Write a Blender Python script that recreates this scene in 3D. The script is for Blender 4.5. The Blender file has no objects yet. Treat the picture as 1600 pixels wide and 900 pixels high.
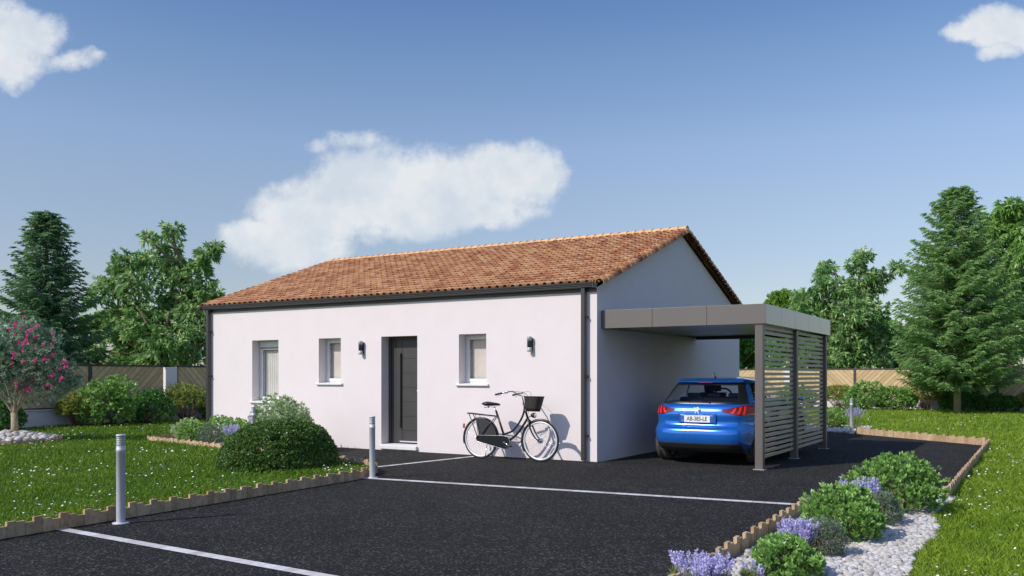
import bpy, bmesh, math, random
import numpy as np
from mathutils import Vector, Matrix
R = math.radians
random.seed(7)
RNG = np.random.default_rng(11)
scene = bpy.context.scene
col = scene.collection

# ------------------------------------------------------------------ helpers
def tag(o, label=None, cat=None, group=None, kind=None):
    if label: o['label'] = label
    if cat: o['category'] = cat
    if group: o['group'] = group
    if kind: o['kind'] = kind
    return o

def empty(name, loc=(0, 0, 0), rz=0.0, label=None, cat=None, group=None, rx=0.0):
    o = bpy.data.objects.new(name, None)
    o.empty_display_size = 0.2
    o.location = loc
    o.rotation_euler = (rx, 0, rz)
    col.objects.link(o)
    return tag(o, label, cat, group)

def kids(o):
    return [c for c in bpy.data.objects if c.parent == o]

def copy_tree(o, parent=None):
    c = o.copy()
    col.objects.link(c)
    c.parent = parent
    for ch in kids(o):
        copy_tree(ch, c)
    return c

class MB:
    def __init__(s):
        s.v = []; s.f = []; s.r = []; s.sm = []
    def add(s, vs, fs, rnd=None, smooth=False):
        o = len(s.v)
        s.v.extend([tuple(p) for p in vs])
        if rnd is None: rnd = random.random()
        for f in fs:
            s.f.append(tuple(i + o for i in f)); s.r.append(rnd); s.sm.append(smooth)
        return s
    def box(s, x0, x1, y0, y1, z0, z1, rnd=None):
        vs = [(x0,y0,z0),(x1,y0,z0),(x1,y1,z0),(x0,y1,z0),(x0,y0,z1),(x1,y0,z1),(x1,y1,z1),(x0,y1,z1)]
        return s.add(vs, [(0,3,2,1),(4,5,6,7),(0,1,5,4),(1,2,6,5),(2,3,7,6),(3,0,4,7)], rnd)
    def obox(s, c, ax, ay, az, rnd=None):
        c = Vector(c); ax = Vector(ax); ay = Vector(ay); az = Vector(az)
        vs = []
        for k in (-1, 1):
            for i, j in ((-1,-1),(1,-1),(1,1),(-1,1)):
                vs.append(c + ax*i + ay*j + az*k)
        return s.add(vs, [(0,3,2,1),(4,5,6,7),(0,1,5,4),(1,2,6,5),(2,3,7,6),(3,0,4,7)], rnd)
    def prism(s, pts, d, rnd=None):
        """pts: list of 3D points (planar polygon), d: extrusion vector"""
        n = len(pts); d = Vector(d)
        a = [Vector(p) for p in pts]; b = [p + d for p in a]
        fs = [tuple(range(n))[::-1], tuple(range(n, 2*n))]
        fs += [(i, (i+1) % n, n+(i+1) % n, n+i) for i in range(n)]
        return s.add(a + b, fs, rnd)
    def tube(s, pts, r, n=8, closed=False, caps=True, rnd=None):
        pts = [Vector(p) for p in pts]
        m = len(pts)
        rs = r if isinstance(r, (list, tuple)) else [r]*m
        vs = []; up = None
        for i, p in enumerate(pts):
            if closed: t = pts[(i+1) % m] - pts[i-1]
            else: t = pts[min(i+1, m-1)] - pts[max(i-1, 0)]
            if t.length < 1e-9: t = Vector((0,0,1))
            t.normalize()
            if up is None:
                up = Vector((0,0,1)) if abs(t.z) < .9 else Vector((0,1,0))
            x = t.cross(up)
            if x.length < 1e-5: x = t.orthogonal()
            x.normalize(); up = x.cross(t).normalized()
            for k in range(n):
                a = 2*math.pi*k/n
                vs.append(p + (x*math.cos(a) + up*math.sin(a))*rs[i])
        fs = []
        for i in range(m if closed else m-1):
            j = (i+1) % m
            for k in range(n):
                fs.append((i*n+k, i*n+(k+1) % n, j*n+(k+1) % n, j*n+k))
        if caps and not closed:
            fs.append(tuple(range(n))[::-1]); fs.append(tuple((m-1)*n+k for k in range(n)))
        return s.add(vs, fs, rnd, True)
    def lathe(s, prof, c=(0,0,0), axis='z', n=32, rnd=None, smooth=True):
        vs = []
        for (r, h) in prof:
            for k in range(n):
                a = 2*math.pi*k/n
                x, y = r*math.cos(a), r*math.sin(a)
                p = {'z': (x, y, h), 'y': (x, h, y), 'x': (h, x, y)}[axis]
                vs.append((p[0]+c[0], p[1]+c[1], p[2]+c[2]))
        fs = []
        for i in range(len(prof)-1):
            for k in range(n):
                fs.append((i*n+k, i*n+(k+1) % n, (i+1)*n+(k+1) % n, (i+1)*n+k))
        return s.add(vs, fs, rnd, smooth)
    def ell(s, c, r, nu=12, nv=8, rnd=None):
        vs = []; fs = []
        for j in range(nv+1):
            t = math.pi*j/nv
            for i in range(nu):
                a = 2*math.pi*i/nu
                vs.append((c[0]+r[0]*math.sin(t)*math.cos(a), c[1]+r[1]*math.sin(t)*math.sin(a), c[2]+r[2]*math.cos(t)))
        for j in range(nv):
            for i in range(nu):
                fs.append((j*nu+i, (j+1)*nu+i, (j+1)*nu+(i+1) % nu, j*nu+(i+1) % nu))
        return s.add(vs, fs, rnd, True)
    def build(s, name, mat, parent=None, bevel=0, fixn=False, subd=0):
        me = bpy.data.meshes.new(name)
        me.from_pydata([tuple(p) for p in s.v], [], s.f)
        me.polygons.foreach_set('use_smooth', s.sm)
        at = me.attributes.new('rnd', 'FLOAT', 'FACE')
        at.data.foreach_set('value', np.array(s.r, dtype=np.float32))
        if fixn:
            bm = bmesh.new(); bm.from_mesh(me)
            bmesh.ops.remove_doubles(bm, verts=bm.verts, dist=1e-5)
            bmesh.ops.recalc_face_normals(bm, faces=bm.faces)
            bm.to_mesh(me); bm.free()
        me.materials.append(mat)
        o = bpy.data.objects.new(name, me)
        col.objects.link(o)
        o.parent = parent
        if bevel:
            m = o.modifiers.new('bevel', 'BEVEL'); m.width = bevel; m.segments = 2; m.limit_method = 'ANGLE'
        if subd:
            m = o.modifiers.new('sub', 'SUBSURF'); m.levels = subd; m.render_levels = subd
        return o

def npmesh(name, V, F, rnd, mat, parent=None, smooth=False):
    """V (n,3), F (m,k) int, rnd (m,)"""
    V = np.asarray(V, dtype=np.float32); F = np.asarray(F, dtype=np.int32)
    me = bpy.data.meshes.new(name)
    m, k = F.shape
    me.vertices.add(len(V)); me.vertices.foreach_set('co', V.ravel())
    me.loops.add(m*k); me.loops.foreach_set('vertex_index', F.ravel())
    me.polygons.add(m)
    me.polygons.foreach_set('loop_start', np.arange(0, m*k, k, dtype=np.int32))
    me.polygons.foreach_set('loop_total', np.full(m, k, dtype=np.int32))
    me.polygons.foreach_set('use_smooth', np.full(m, smooth))
    at = me.attributes.new('rnd', 'FLOAT', 'FACE')
    at.data.foreach_set('value', np.asarray(rnd, dtype=np.float32))
    me.update(calc_edges=True)
    me.materials.append(mat)
    o = bpy.data.objects.new(name, me)
    col.objects.link(o); o.parent = parent
    return o

# ------------------------------------------------------------------ materials
def newmat(name):
    m = bpy.data.materials.new(name); m.use_nodes = True
    nt = m.node_tree; nt.nodes.clear()
    return m, nt
def nd(nt, typ, **kw):
    n = nt.nodes.new(typ)
    for k, v in kw.items(): setattr(n, k, v)
    return n
def ramp(nt, fac, stops):
    r = nd(nt, 'ShaderNodeValToRGB')
    el = r.color_ramp.elements
    while len(el) < len(stops): el.new(0.5)
    for e, (p, c) in zip(el, stops):
        e.position = p; e.color = (c[0], c[1], c[2], 1)
    nt.links.new(fac, r.inputs[0])
    return r.outputs[0]
def objco(nt, scale=None):
    tc = nd(nt, 'ShaderNodeTexCoord')
    return tc.outputs['Object']
def noise(nt, vec, scale, detail=4, rough=.55):
    n = nd(nt, 'ShaderNodeTexNoise'); n.inputs['Scale'].default_value = scale
    n.inputs['Detail'].default_value = detail; n.inputs['Roughness'].default_value = rough
    nt.links.new(vec, n.inputs['Vector'])
    return n.outputs['Fac']
def mat(name, c, rough=.6, metal=0, var=0.12, vscale=6, bump=0, bscale=60, spec=.5, coat=0, c2=None, rnd=None, dist=.01):
    m, nt = newmat(name)
    p = nd(nt, 'ShaderNodeBsdfPrincipled'); out = nd(nt, 'ShaderNodeOutputMaterial')
    nt.links.new(p.outputs[0], out.inputs[0])
    v = objco(nt)
    if rnd:
        a = nd(nt, 'ShaderNodeAttribute', attribute_name='rnd')
        base = ramp(nt, a.outputs['Fac'], rnd)
    else:
        base = None
    f = noise(nt, v, vscale)
    lo = tuple(x*(1-var) for x in c); hi = tuple(min(1, x*(1+var)) for x in (c2 or c))
    if base is None:
        base = ramp(nt, f, [(.3, lo), (.7, hi)])
    else:
        g = ramp(nt, f, [(.3, (1-var,)*3), (.7, (1+var,)*3)])
        mx = nd(nt, 'ShaderNodeMix', data_type='RGBA', blend_type='MULTIPLY'); mx.inputs[0].default_value = 1
        nt.links.new(base, mx.inputs[6]); nt.links.new(g, mx.inputs[7]); base = mx.outputs[2]
    nt.links.new(base, p.inputs['Base Color'])
    p.inputs['Roughness'].default_value = rough; p.inputs['Metallic'].default_value = metal
    p.inputs['Specular IOR Level'].default_value = spec
    p.inputs['Coat Weight'].default_value = coat; p.inputs['Coat Roughness'].default_value = .03
    if bump:
        b = nd(nt, 'ShaderNodeBump'); b.inputs['Strength'].default_value = bump; b.inputs['Distance'].default_value = dist
        nt.links.new(noise(nt, v, bscale, 6, .6), b.inputs['Height']); nt.links.new(b.outputs[0], p.inputs['Normal'])
    return m
def leafmat(name, stops, trans=.35, rough=.45, spec=.4, k=1.0, wm=(1.25,1.06,.72)):
    if name in ('lavender_flower', 'pink_flower', 'leaf_grey', 'leaf_broad', 'leaf_yellow', 'leaf_oleander'): wm = (1, 1, 1)
    if 'conifer' in name: wm = (1.6, 1.05, .92)
    if name == 'grass_deep': wm = (1.6, 1.04, .7)
    if name == 'leaf_pale_shrub': wm = (1, 1, 1)
    if name in ('leaf_chestnut', 'leaf_background', 'leaf_background_dark'): wm = (.98, 1.05, .95)
    if name == 'leaf_bush': wm = (1.2, 1.04, .82)
    stops = [(p_, tuple(x*y for x, y in zip(c_, wm))) for p_, c_ in stops]
    stops = [(p_, tuple(min(.85, x*k) for x in c_)) for p_, c_ in stops]
    m, nt = newmat(name)
    a = nd(nt, 'ShaderNodeAttribute', attribute_name='rnd')
    c = ramp(nt, a.outputs['Fac'], stops)
    p = nd(nt, 'ShaderNodeBsdfPrincipled'); p.inputs['Roughness'].default_value = rough
    p.inputs['Specular IOR Level'].default_value = spec
    nt.links.new(c, p.inputs['Base Color'])
    t = nd(nt, 'ShaderNodeBsdfTranslucent')
    h = nd(nt, 'ShaderNodeHueSaturation'); h.inputs['Value'].default_value = 1.5; h.inputs['Hue'].default_value = .485
    nt.links.new(c, h.inputs['Color']); nt.links.new(h.outputs[0], t.inputs['Color'])
    mx = nd(nt, 'ShaderNodeMixShader'); mx.inputs[0].default_value = trans
    nt.links.new(p.outputs[0], mx.inputs[1]); nt.links.new(t.outputs[0], mx.inputs[2])
    out = nd(nt, 'ShaderNodeOutputMaterial'); nt.links.new(mx.outputs[0], out.inputs[0])
    return m
def glassmat(name, tint, op=.0, refl=1.0):
    m, nt = newmat(name)
    t = nd(nt, 'ShaderNodeBsdfTransparent'); t.inputs[0].default_value = (*tint, 1)
    g = nd(nt, 'ShaderNodeBsdfGlossy'); g.inputs['Roughness'].default_value = .02
    lw_ = nd(nt, 'ShaderNodeLayerWeight'); lw_.inputs[0].default_value = .5
    pw = nd(nt, 'ShaderNodeMath', operation='POWER'); pw.inputs[1].default_value = 4.5; nt.links.new(lw_.outputs['Facing'], pw.inputs[0])
    fr = nd(nt, 'ShaderNodeMath', operation='MULTIPLY_ADD'); fr.inputs[1].default_value = .94; fr.inputs[2].default_value = .05; nt.links.new(pw.outputs[0], fr.inputs[0])
    ml = nd(nt, 'ShaderNodeMath', operation='MULTIPLY_ADD'); ml.inputs[1].default_value = refl; ml.inputs[2].default_value = op
    nt.links.new(fr.outputs[0], ml.inputs[0])
    mx = nd(nt, 'ShaderNodeMixShader'); nt.links.new(ml.outputs[0], mx.inputs[0])
    nt.links.new(t.outputs[0], mx.inputs[1]); nt.links.new(g.outputs[0], mx.inputs[2])
    out = nd(nt, 'ShaderNodeOutputMaterial'); nt.links.new(mx.outputs[0], out.inputs[0])
    return m

M = {}
M['render'] = mat('white_render', (.77,.692,.675), .9, var=.018, vscale=2.2, bump=.6, bscale=70, dist=.006)
M['render_side'] = M['render']
M['pvc'] = mat('white_frame', (.78,.78,.79), .35, var=.02)
M['sill'] = mat('sill_stone', (.74,.72,.70), .7, var=.05, vscale=20)
M['anthracite'] = mat('anthracite_metal', (.045,.042,.040), .38, var=.12, vscale=3)
M['door'] = mat('door_grey', (.055,.052,.050), .42, var=.06)
M['taupe'] = mat('taupe_metal', (.128,.110,.098), .42, var=.05, vscale=2)
M['fascia'] = mat('fascia_metal', (.120,.104,.094), .4, metal=0, var=.04, vscale=1.5, coat=.7)
M['slat'] = mat('slat_metal', (.38,.33,.22), .45, var=.06)  # warm base colour includes light bounced up from the ground
M['soffit'] = mat('soffit_panel', (.42,.41,.38), .35, var=.05)
M['black'] = mat('black_paint', (.012,.012,.014), .28, var=.1)
M['blackmatt'] = mat('black_plastic', (.018,.018,.019), .6, var=.1)
M['tyre'] = mat('tyre_rubber', (.06,.057,.053), .85, var=.3, vscale=30)
M['rubber'] = mat('rubber', (.022,.021,.020), .8, var=.3, vscale=30)
M['chrome'] = mat('chrome', (.75,.76,.78), .18, metal=1, var=.03)
M['alu'] = mat('aluminium', (.56,.56,.59), .45, metal=.15, var=.05, vscale=12)
M['alu_dark'] = mat('aluminium_dark', (.42,.45,.44), .5, metal=.2, var=.1)
M['rimwhite'] = mat('rim_alloy', (.72,.72,.73), .35, metal=.2, var=.04)
M['basket'] = mat('wicker_black', (.035,.028,.024), .65, var=.5, vscale=70, bump=.8, bscale=120)
M['frostlens'] = mat('lamp_lens', (.45,.50,.48), .25, var=.1)
M['curtain'] = mat('curtain_fabric', (.60,.54,.50), .9, var=.08, vscale=3)
M['curtain_light'] = mat('curtain_light', (.66,.63,.58), .9, var=.06, vscale=3)
M['red'] = mat('red_lens', (.9,.03,.02), .15, var=.1, coat=.6)
M['reddark'] = mat('dark_red_lens', (.16,.006,.006), .12, var=.1, coat=.8)
M['white'] = mat('white_paint', (.8,.8,.8), .4, var=.02)
M['plateblue'] = mat('plate_blue', (.03,.09,.42), .4, var=.02)
M['carblue'] = mat('car_paint_blue', (.014,.17,.66), .2, metal=.5, var=.03, coat=1.0, spec=.6)
M['seat'] = mat('seat_fabric', (.03,.03,.033), .8, var=.1)
M['carglass'] = glassmat('car_glass', (.94,.95,.95), .01, .5)
M['glass'] = glassmat('window_glass', (.96,.97,.96), .02, .8)
M['stripe'] = None
M['bark'] = mat('bark', (.24,.15,.10), .9, var=.3, vscale=14, bump=.8, bscale=30, dist=.03)
M['bark_pale'] = mat('bark_pale', (.40,.32,.21), .9, var=.25, vscale=14, bump=.8, bscale=40, dist=.02)
M['wood_edge'] = mat('edging_wood', (.4,.27,.15), .8, var=.22, vscale=18, bump=.4, bscale=60,
    rnd=[(0,(.38,.25,.13)),(.35,(.47,.32,.18)),(.7,(.56,.40,.24)),(1,(.43,.30,.18))])
M['fencewood'] = mat('fence_boards', (.5,.36,.2), .8, var=.12, vscale=9, bump=.3, bscale=60,
    rnd=[(0,(.53,.37,.185)),(.5,(.61,.44,.23)),(1,(.68,.50,.28))])
M['fencedark'] = mat('fence_frame', (.06,.052,.05), .6, var=.1)
M['fencegap'] = mat('fence_backing', (.13,.085,.05), .9, var=.1)
M['pebble'] = mat('pebble', (.6,.58,.55), .75, var=.12, vscale=30, bump=.3, bscale=60,
    rnd=[(0,(.34,.30,.26)),(.3,(.46,.42,.38)),(.7,(.58,.54,.50)),(1,(.50,.50,.50))])
M['bedsoil'] = mat('bed_soil', (.38,.35,.31), .9, var=.3, vscale=25, bump=1, bscale=30, dist=.03)

def build_asphalt():
    m, nt = newmat('asphalt')
    p = nd(nt, 'ShaderNodeBsdfPrincipled'); out = nd(nt, 'ShaderNodeOutputMaterial'); nt.links.new(p.outputs[0], out.inputs[0])
    v = objco(nt)
    vo = nd(nt, 'ShaderNodeTexVoronoi'); vo.inputs['Scale'].default_value = 75; nt.links.new(v, vo.inputs['Vector'])
    sep = nd(nt, 'ShaderNodeSeparateColor'); nt.links.new(vo.outputs['Color'], sep.inputs[0])
    a = ramp(nt, sep.outputs[0], [(0,(.013,.0125,.0115)),(.55,(.022,.0205,.0185)),(.85,(.036,.034,.031)),(.98,(.12,.115,.105))])
    big = ramp(nt, noise(nt, v, .9, 9, .68), [(.3,(.78,.78,.79)),(.5,(1.0,.99,.98)),(.7,(1.24,1.20,1.15))])
    mx = nd(nt, 'ShaderNodeMix', data_type='RGBA', blend_type='MULTIPLY'); mx.inputs[0].default_value = 1
    nt.links.new(a, mx.inputs[6]); nt.links.new(big, mx.inputs[7])
    nt.links.new(mx.outputs[2], p.inputs['Base Color'])
    p.inputs['Roughness'].default_value = .9; p.inputs['Specular IOR Level'].default_value = .12
    b = nd(nt, 'ShaderNodeBump'); b.inputs['Strength'].default_value = .8; b.inputs['Distance'].default_value = .006
    nt.links.new(sep.outputs[1], b.inputs['Height']); nt.links.new(b.outputs[0], p.inputs['Normal'])
    return m
M['asphalt'] = build_asphalt()
def build_strip():
    m, nt = newmat('stone_setts')
    p = nd(nt, 'ShaderNodeBsdfPrincipled'); out = nd(nt, 'ShaderNodeOutputMaterial'); nt.links.new(p.outputs[0], out.inputs[0])
    v = objco(nt)
    a = nd(nt, 'ShaderNodeAttribute', attribute_name='rnd')
    c1 = ramp(nt, a.outputs['Fac'], [(0,(.52,.47,.44)),(.5,(.66,.62,.59)),(1,(.74,.71,.69))])
    c2 = ramp(nt, noise(nt, v, 22, 5), [(.3,(.8,.79,.78)),(.7,(1.06,1.06,1.06))])
    mx = nd(nt, 'ShaderNodeMix', data_type='RGBA', blend_type='MULTIPLY'); mx.inputs[0].default_value = 1
    nt.links.new(c1, mx.inputs[6]); nt.links.new(c2, mx.inputs[7]); nt.links.new(mx.outputs[2], p.inputs['Base Color'])
    p.inputs['Roughness'].default_value = .8
    return m
M['strip'] = build_strip()
def groundmat(name, a, b, c):
    m, nt = newmat(name)
    p = nd(nt, 'ShaderNodeBsdfPrincipled'); out = nd(nt, 'ShaderNodeOutputMaterial'); nt.links.new(p.outputs[0], out.inputs[0])
    v = objco(nt)
    c1 = ramp(nt, noise(nt, v, 35, 8, .7), [(.3, a), (.6, b), (.8, c)])
    c2 = ramp(nt, noise(nt, v, .8, 4), [(.3,(.8,.8,.8)),(.7,(1.2,1.15,1.1))])
    mx = nd(nt, 'ShaderNodeMix', data_type='RGBA', blend_type='MULTIPLY'); mx.inputs[0].default_value = 1
    nt.links.new(c1, mx.inputs[6]); nt.links.new(c2, mx.inputs[7]); nt.links.new(mx.outputs[2], p.inputs['Base Color'])
    p.inputs['Roughness'].default_value = .95; p.inputs['Specular IOR Level'].default_value = .1
    b_ = nd(nt, 'ShaderNodeBump'); b_.inputs['Strength'].default_value = .8; b_.inputs['Distance'].default_value = .03
    nt.links.new(noise(nt, v, 50, 5), b_.inputs['Height']); nt.links.new(b_.outputs[0], p.inputs['Normal'])
    return m
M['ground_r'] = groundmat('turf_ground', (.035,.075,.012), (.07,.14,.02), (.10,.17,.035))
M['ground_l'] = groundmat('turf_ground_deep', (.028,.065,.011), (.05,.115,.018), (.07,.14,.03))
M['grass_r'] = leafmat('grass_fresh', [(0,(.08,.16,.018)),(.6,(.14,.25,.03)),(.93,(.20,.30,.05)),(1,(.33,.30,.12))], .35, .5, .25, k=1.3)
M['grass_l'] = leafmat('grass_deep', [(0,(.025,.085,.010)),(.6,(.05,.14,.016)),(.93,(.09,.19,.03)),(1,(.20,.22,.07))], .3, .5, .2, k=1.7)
M['daisy'] = mat('daisy_petals', (.82,.82,.80), .7, var=.02)
# foliage
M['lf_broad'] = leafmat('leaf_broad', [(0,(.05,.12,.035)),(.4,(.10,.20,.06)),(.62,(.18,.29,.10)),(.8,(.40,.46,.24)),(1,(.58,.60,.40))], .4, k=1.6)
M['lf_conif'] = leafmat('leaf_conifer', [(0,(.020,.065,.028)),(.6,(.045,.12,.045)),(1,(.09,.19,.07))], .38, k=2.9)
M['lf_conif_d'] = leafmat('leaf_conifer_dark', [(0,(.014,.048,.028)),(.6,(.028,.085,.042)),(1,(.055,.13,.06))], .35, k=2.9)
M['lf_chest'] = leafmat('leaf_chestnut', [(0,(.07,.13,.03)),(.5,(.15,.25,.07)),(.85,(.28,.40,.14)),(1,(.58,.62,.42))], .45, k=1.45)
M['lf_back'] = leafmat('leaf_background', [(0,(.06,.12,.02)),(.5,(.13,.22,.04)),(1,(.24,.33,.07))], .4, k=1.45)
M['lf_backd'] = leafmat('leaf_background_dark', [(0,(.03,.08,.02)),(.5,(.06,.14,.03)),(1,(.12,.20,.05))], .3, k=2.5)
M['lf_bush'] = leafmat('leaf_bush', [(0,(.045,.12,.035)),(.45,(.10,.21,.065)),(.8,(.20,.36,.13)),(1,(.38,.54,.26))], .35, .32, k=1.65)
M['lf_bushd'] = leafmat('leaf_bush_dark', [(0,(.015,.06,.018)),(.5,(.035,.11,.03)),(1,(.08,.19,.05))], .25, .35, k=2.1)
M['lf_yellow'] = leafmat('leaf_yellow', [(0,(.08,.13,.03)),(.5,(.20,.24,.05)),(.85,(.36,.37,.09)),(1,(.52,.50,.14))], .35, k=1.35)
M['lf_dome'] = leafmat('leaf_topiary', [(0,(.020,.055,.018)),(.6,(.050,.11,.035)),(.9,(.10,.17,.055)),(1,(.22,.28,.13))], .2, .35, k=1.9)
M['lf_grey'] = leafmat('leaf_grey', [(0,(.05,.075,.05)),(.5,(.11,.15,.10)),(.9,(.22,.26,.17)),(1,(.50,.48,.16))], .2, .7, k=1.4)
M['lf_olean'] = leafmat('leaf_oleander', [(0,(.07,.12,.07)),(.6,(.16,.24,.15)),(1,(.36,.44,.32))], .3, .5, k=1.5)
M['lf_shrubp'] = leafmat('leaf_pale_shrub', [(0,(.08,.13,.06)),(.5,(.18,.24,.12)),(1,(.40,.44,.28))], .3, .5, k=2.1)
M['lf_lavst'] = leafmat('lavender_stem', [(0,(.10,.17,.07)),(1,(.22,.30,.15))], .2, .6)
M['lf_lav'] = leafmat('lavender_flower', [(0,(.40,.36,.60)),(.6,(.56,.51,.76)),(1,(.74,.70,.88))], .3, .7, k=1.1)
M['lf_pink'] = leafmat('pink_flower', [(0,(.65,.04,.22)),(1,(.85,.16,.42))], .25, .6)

# ------------------------------------------------------------------ camera, sun, sky
cam = bpy.data.cameras.new('camera'); cam.sensor_width = 36
cam.lens = 36*1367/1600
cam.shift_y = 137/1600
cam.clip_start = .1; cam.clip_end = 3000
co = bpy.data.objects.new('camera', cam); col.objects.link(co)
AZ = math.atan2(.521, .8536)
co.location = (6.405, -13.22, 1.45)
co.rotation_euler = (math.pi/2, 0, AZ)
scene.camera = co
CAM = np.array([6.405, -13.22])

EL = R(39.0); D = Vector((.462, .887, 0)).normalized()
sd = Vector((D.x*math.cos(EL), D.y*math.cos(EL), -math.sin(EL)))
sl = bpy.data.lights.new('sun', 'SUN'); sl.energy = 3.75; sl.angle = R(.6); sl.color = (1, .95, .88)
so = bpy.data.objects.new('sun', sl); col.objects.link(so)
so.rotation_euler = sd.to_track_quat('-Z', 'Y').to_euler(); so.location = (-10, -20, 20)

w = bpy.data.worlds.new('World'); scene.world = w; w.use_nodes = True
nt = w.node_tree; nt.nodes.clear()
sky = nd(nt, 'ShaderNodeTexSky', sky_type='NISHITA'); sky.sun_disc = False
sky.sun_elevation = EL; sky.sun_rotation = math.atan2(-D.x, -D.y) % (2*math.pi)
sky.air_density = 1.0; sky.dust_density = .6; sky.ozone_density = 2.2; sky.altitude = 100
tc = nd(nt, 'ShaderNodeTexCoord'); L = nt.links
def mth(op, a, b=None, c=None, clamp=False):
    n = nd(nt, 'ShaderNodeMath', operation=op); n.use_clamp = clamp
    for i, x in enumerate((a, b, c)):
        if x is None: continue
        if isinstance(x, (int, float)): n.inputs[i].default_value = x
        else: L.new(x, n.inputs[i])
    return n.outputs[0]
def dotv(v):
    n = nd(nt, 'ShaderNodeVectorMath', operation='DOT_PRODUCT'); n.inputs[1].default_value = v
    L.new(tc.outputs['Generated'], n.inputs[0]); return n.outputs['Value']
fx = dotv((math.cos(AZ), math.sin(AZ), 0)); fy = dotv((-math.sin(AZ), math.cos(AZ), 0)); fz = dotv((0, 0, 1))
fyc = mth('MAXIMUM', fy, .05)
a0 = mth('DIVIDE', fx, fyc); b0 = mth('DIVIDE', fz, fyc)
cmb = nd(nt, 'ShaderNodeCombineXYZ'); L.new(a0, cmb.inputs[0]); L.new(b0, cmb.inputs[1])
def cnoise(scale, off, detail=6):
    mp = nd(nt, 'ShaderNodeMapping'); mp.inputs['Location'].default_value = (off, off*.7, 0); L.new(cmb.outputs[0], mp.inputs[0])
    n = nd(nt, 'ShaderNodeTexNoise'); n.inputs['Scale'].default_value = scale; n.inputs['Detail'].default_value = detail
    n.inputs['Roughness'].default_value = .6
    L.new(mp.outputs[0], n.inputs['Vector']); return n.outputs['Fac']
n1 = cnoise(9, 1.3, 7); n2 = cnoise(9, 5.9, 7); n3 = cnoise(26, 2.2, 5)
aw = mth('ADD', a0, mth('MULTIPLY', mth('SUBTRACT', n1, .5), .050))
bw = mth('ADD', b0, mth('MULTIPLY', mth('SUBTRACT', n2, .5), .050))
ELL = [ # u, v, ru, rv, weight : puffs of the clouds as directions in the sky
 (450,385,105,45,1),(500,330,125,62,1),(590,290,115,66,1),(690,290,120,62,1),(790,275,100,62,1),(840,265,52,48,1),(640,335,150,50,1),(400,372,55,34,1),
 (560,222,48,20,.42),(505,232,22,9,.18),(735,330,120,38,.9),
 (10,55,92,52,1),(20,95,52,50,.8),(-30,40,80,60,1),(105,97,48,15,.34),(60,45,32,22,.6),(140,88,24,9,.2),
 (1545,45,66,40,1),(1600,55,60,36,1),(1555,88,45,16,.7),(1500,50,38,22,.9),(1680,50,70,50,1)]
fld = None
for (u, v, ru, rv, wt) in ELL:
    ca, cb = (u-800)/1367, (587-v)/1367
    da = mth('MULTIPLY', mth('SUBTRACT', aw, ca), 1367/ru); db = mth('MULTIPLY', mth('SUBTRACT', bw, cb), 1367/rv)
    q = mth('ADD', mth('MULTIPLY', da, da), mth('MULTIPLY', db, db))
    g = mth('MULTIPLY', mth('SUBTRACT', 1.0, q), wt)
    fld = g if fld is None else mth('SMOOTH_MAX', fld, g, .3)
fld = mth('ADD', fld, mth('ADD', mth('MULTIPLY', mth('SUBTRACT', n3, .5), 1.1), mth('MULTIPLY', mth('SUBTRACT', cnoise(60, 3.1, 5), .5), .7)))
mask = nd(nt, 'ShaderNodeMapRange'); mask.interpolation_type = 'SMOOTHSTEP'
mask.inputs['From Min'].default_value = -.18; mask.inputs['From Max'].default_value = .68
L.new(fld, mask.inputs['Value'])
ahead = mth('GREATER_THAN', fy, .1)
mk = mth('MULTIPLY', mth('MULTIPLY', mask.outputs[0], ahead), .93)
# sky tint: paler low, deeper higher up, unseen zenith brightened to fill the shade
tint = nd(nt, 'ShaderNodeValToRGB'); e = tint.color_ramp.elements
SKYT = [(0.0, (1.0,1.0,1.0)), (1.0, (1.0,1.0,1.0))]
while len(e) < 7: e.new(.5)
for q_, (p_, c_) in zip(e, [(0,(1.0,1.0,1.08)),(.10,(1.25,1.12,1.12)),(.20,(1.50,1.32,1.28)),(.25,(1.55,1.42,1.42)),(.335,(1.28,1.34,1.42)),(.40,(1.02,1.16,1.42)),(.50,(1.5,1.62,1.95))]):
    q_.position = p_; q_.color = (*[x/2 for x in c_], 1)
L.new(fz, tint.inputs[0])
mt = nd(nt, 'ShaderNodeMix', data_type='RGBA', blend_type='MULTIPLY'); mt.inputs[0].default_value = 1
sk2 = nd(nt, 'ShaderNodeVectorMath', operation='SCALE'); sk2.inputs['Scale'].default_value = 2.0; L.new(sky.outputs[0], sk2.inputs[0])
L.new(sk2.outputs[0], mt.inputs[6]); L.new(tint.outputs[0], mt.inputs[7])
BG = .10
ccol = nd(nt, 'ShaderNodeValToRGB'); ce = ccol.color_ramp.elements
k = 1/BG
ce[0].position = .38; ce[0].color = (.74, .82, .91, 1); ce[1].position = .62; ce[1].color = (.93, .96, .985, 1)
L.new(cnoise(13, 8.4, 4), ccol.inputs[0])
csc = nd(nt, 'ShaderNodeVectorMath', operation='SCALE'); csc.inputs['Scale'].default_value = k*.88; L.new(ccol.outputs[0], csc.inputs[0])
mc = nd(nt, 'ShaderNodeMix', data_type='RGBA'); L.new(mk, mc.inputs[0]); L.new(mt.outputs[2], mc.inputs[6]); L.new(csc.outputs[0], mc.inputs[7])
bg = nd(nt, 'ShaderNodeBackground'); bg.inputs[1].default_value = BG
L.new(mc.outputs[2], bg.inputs[0])
wo = nd(nt, 'ShaderNodeOutputWorld'); L.new(bg.outputs[0], wo.inputs[0])

vs = scene.view_settings
vs.view_transform = 'Standard'; vs.look = 'None'; vs.exposure = 0.0; vs.gamma = 1; vs.use_curve_mapping = False

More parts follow.
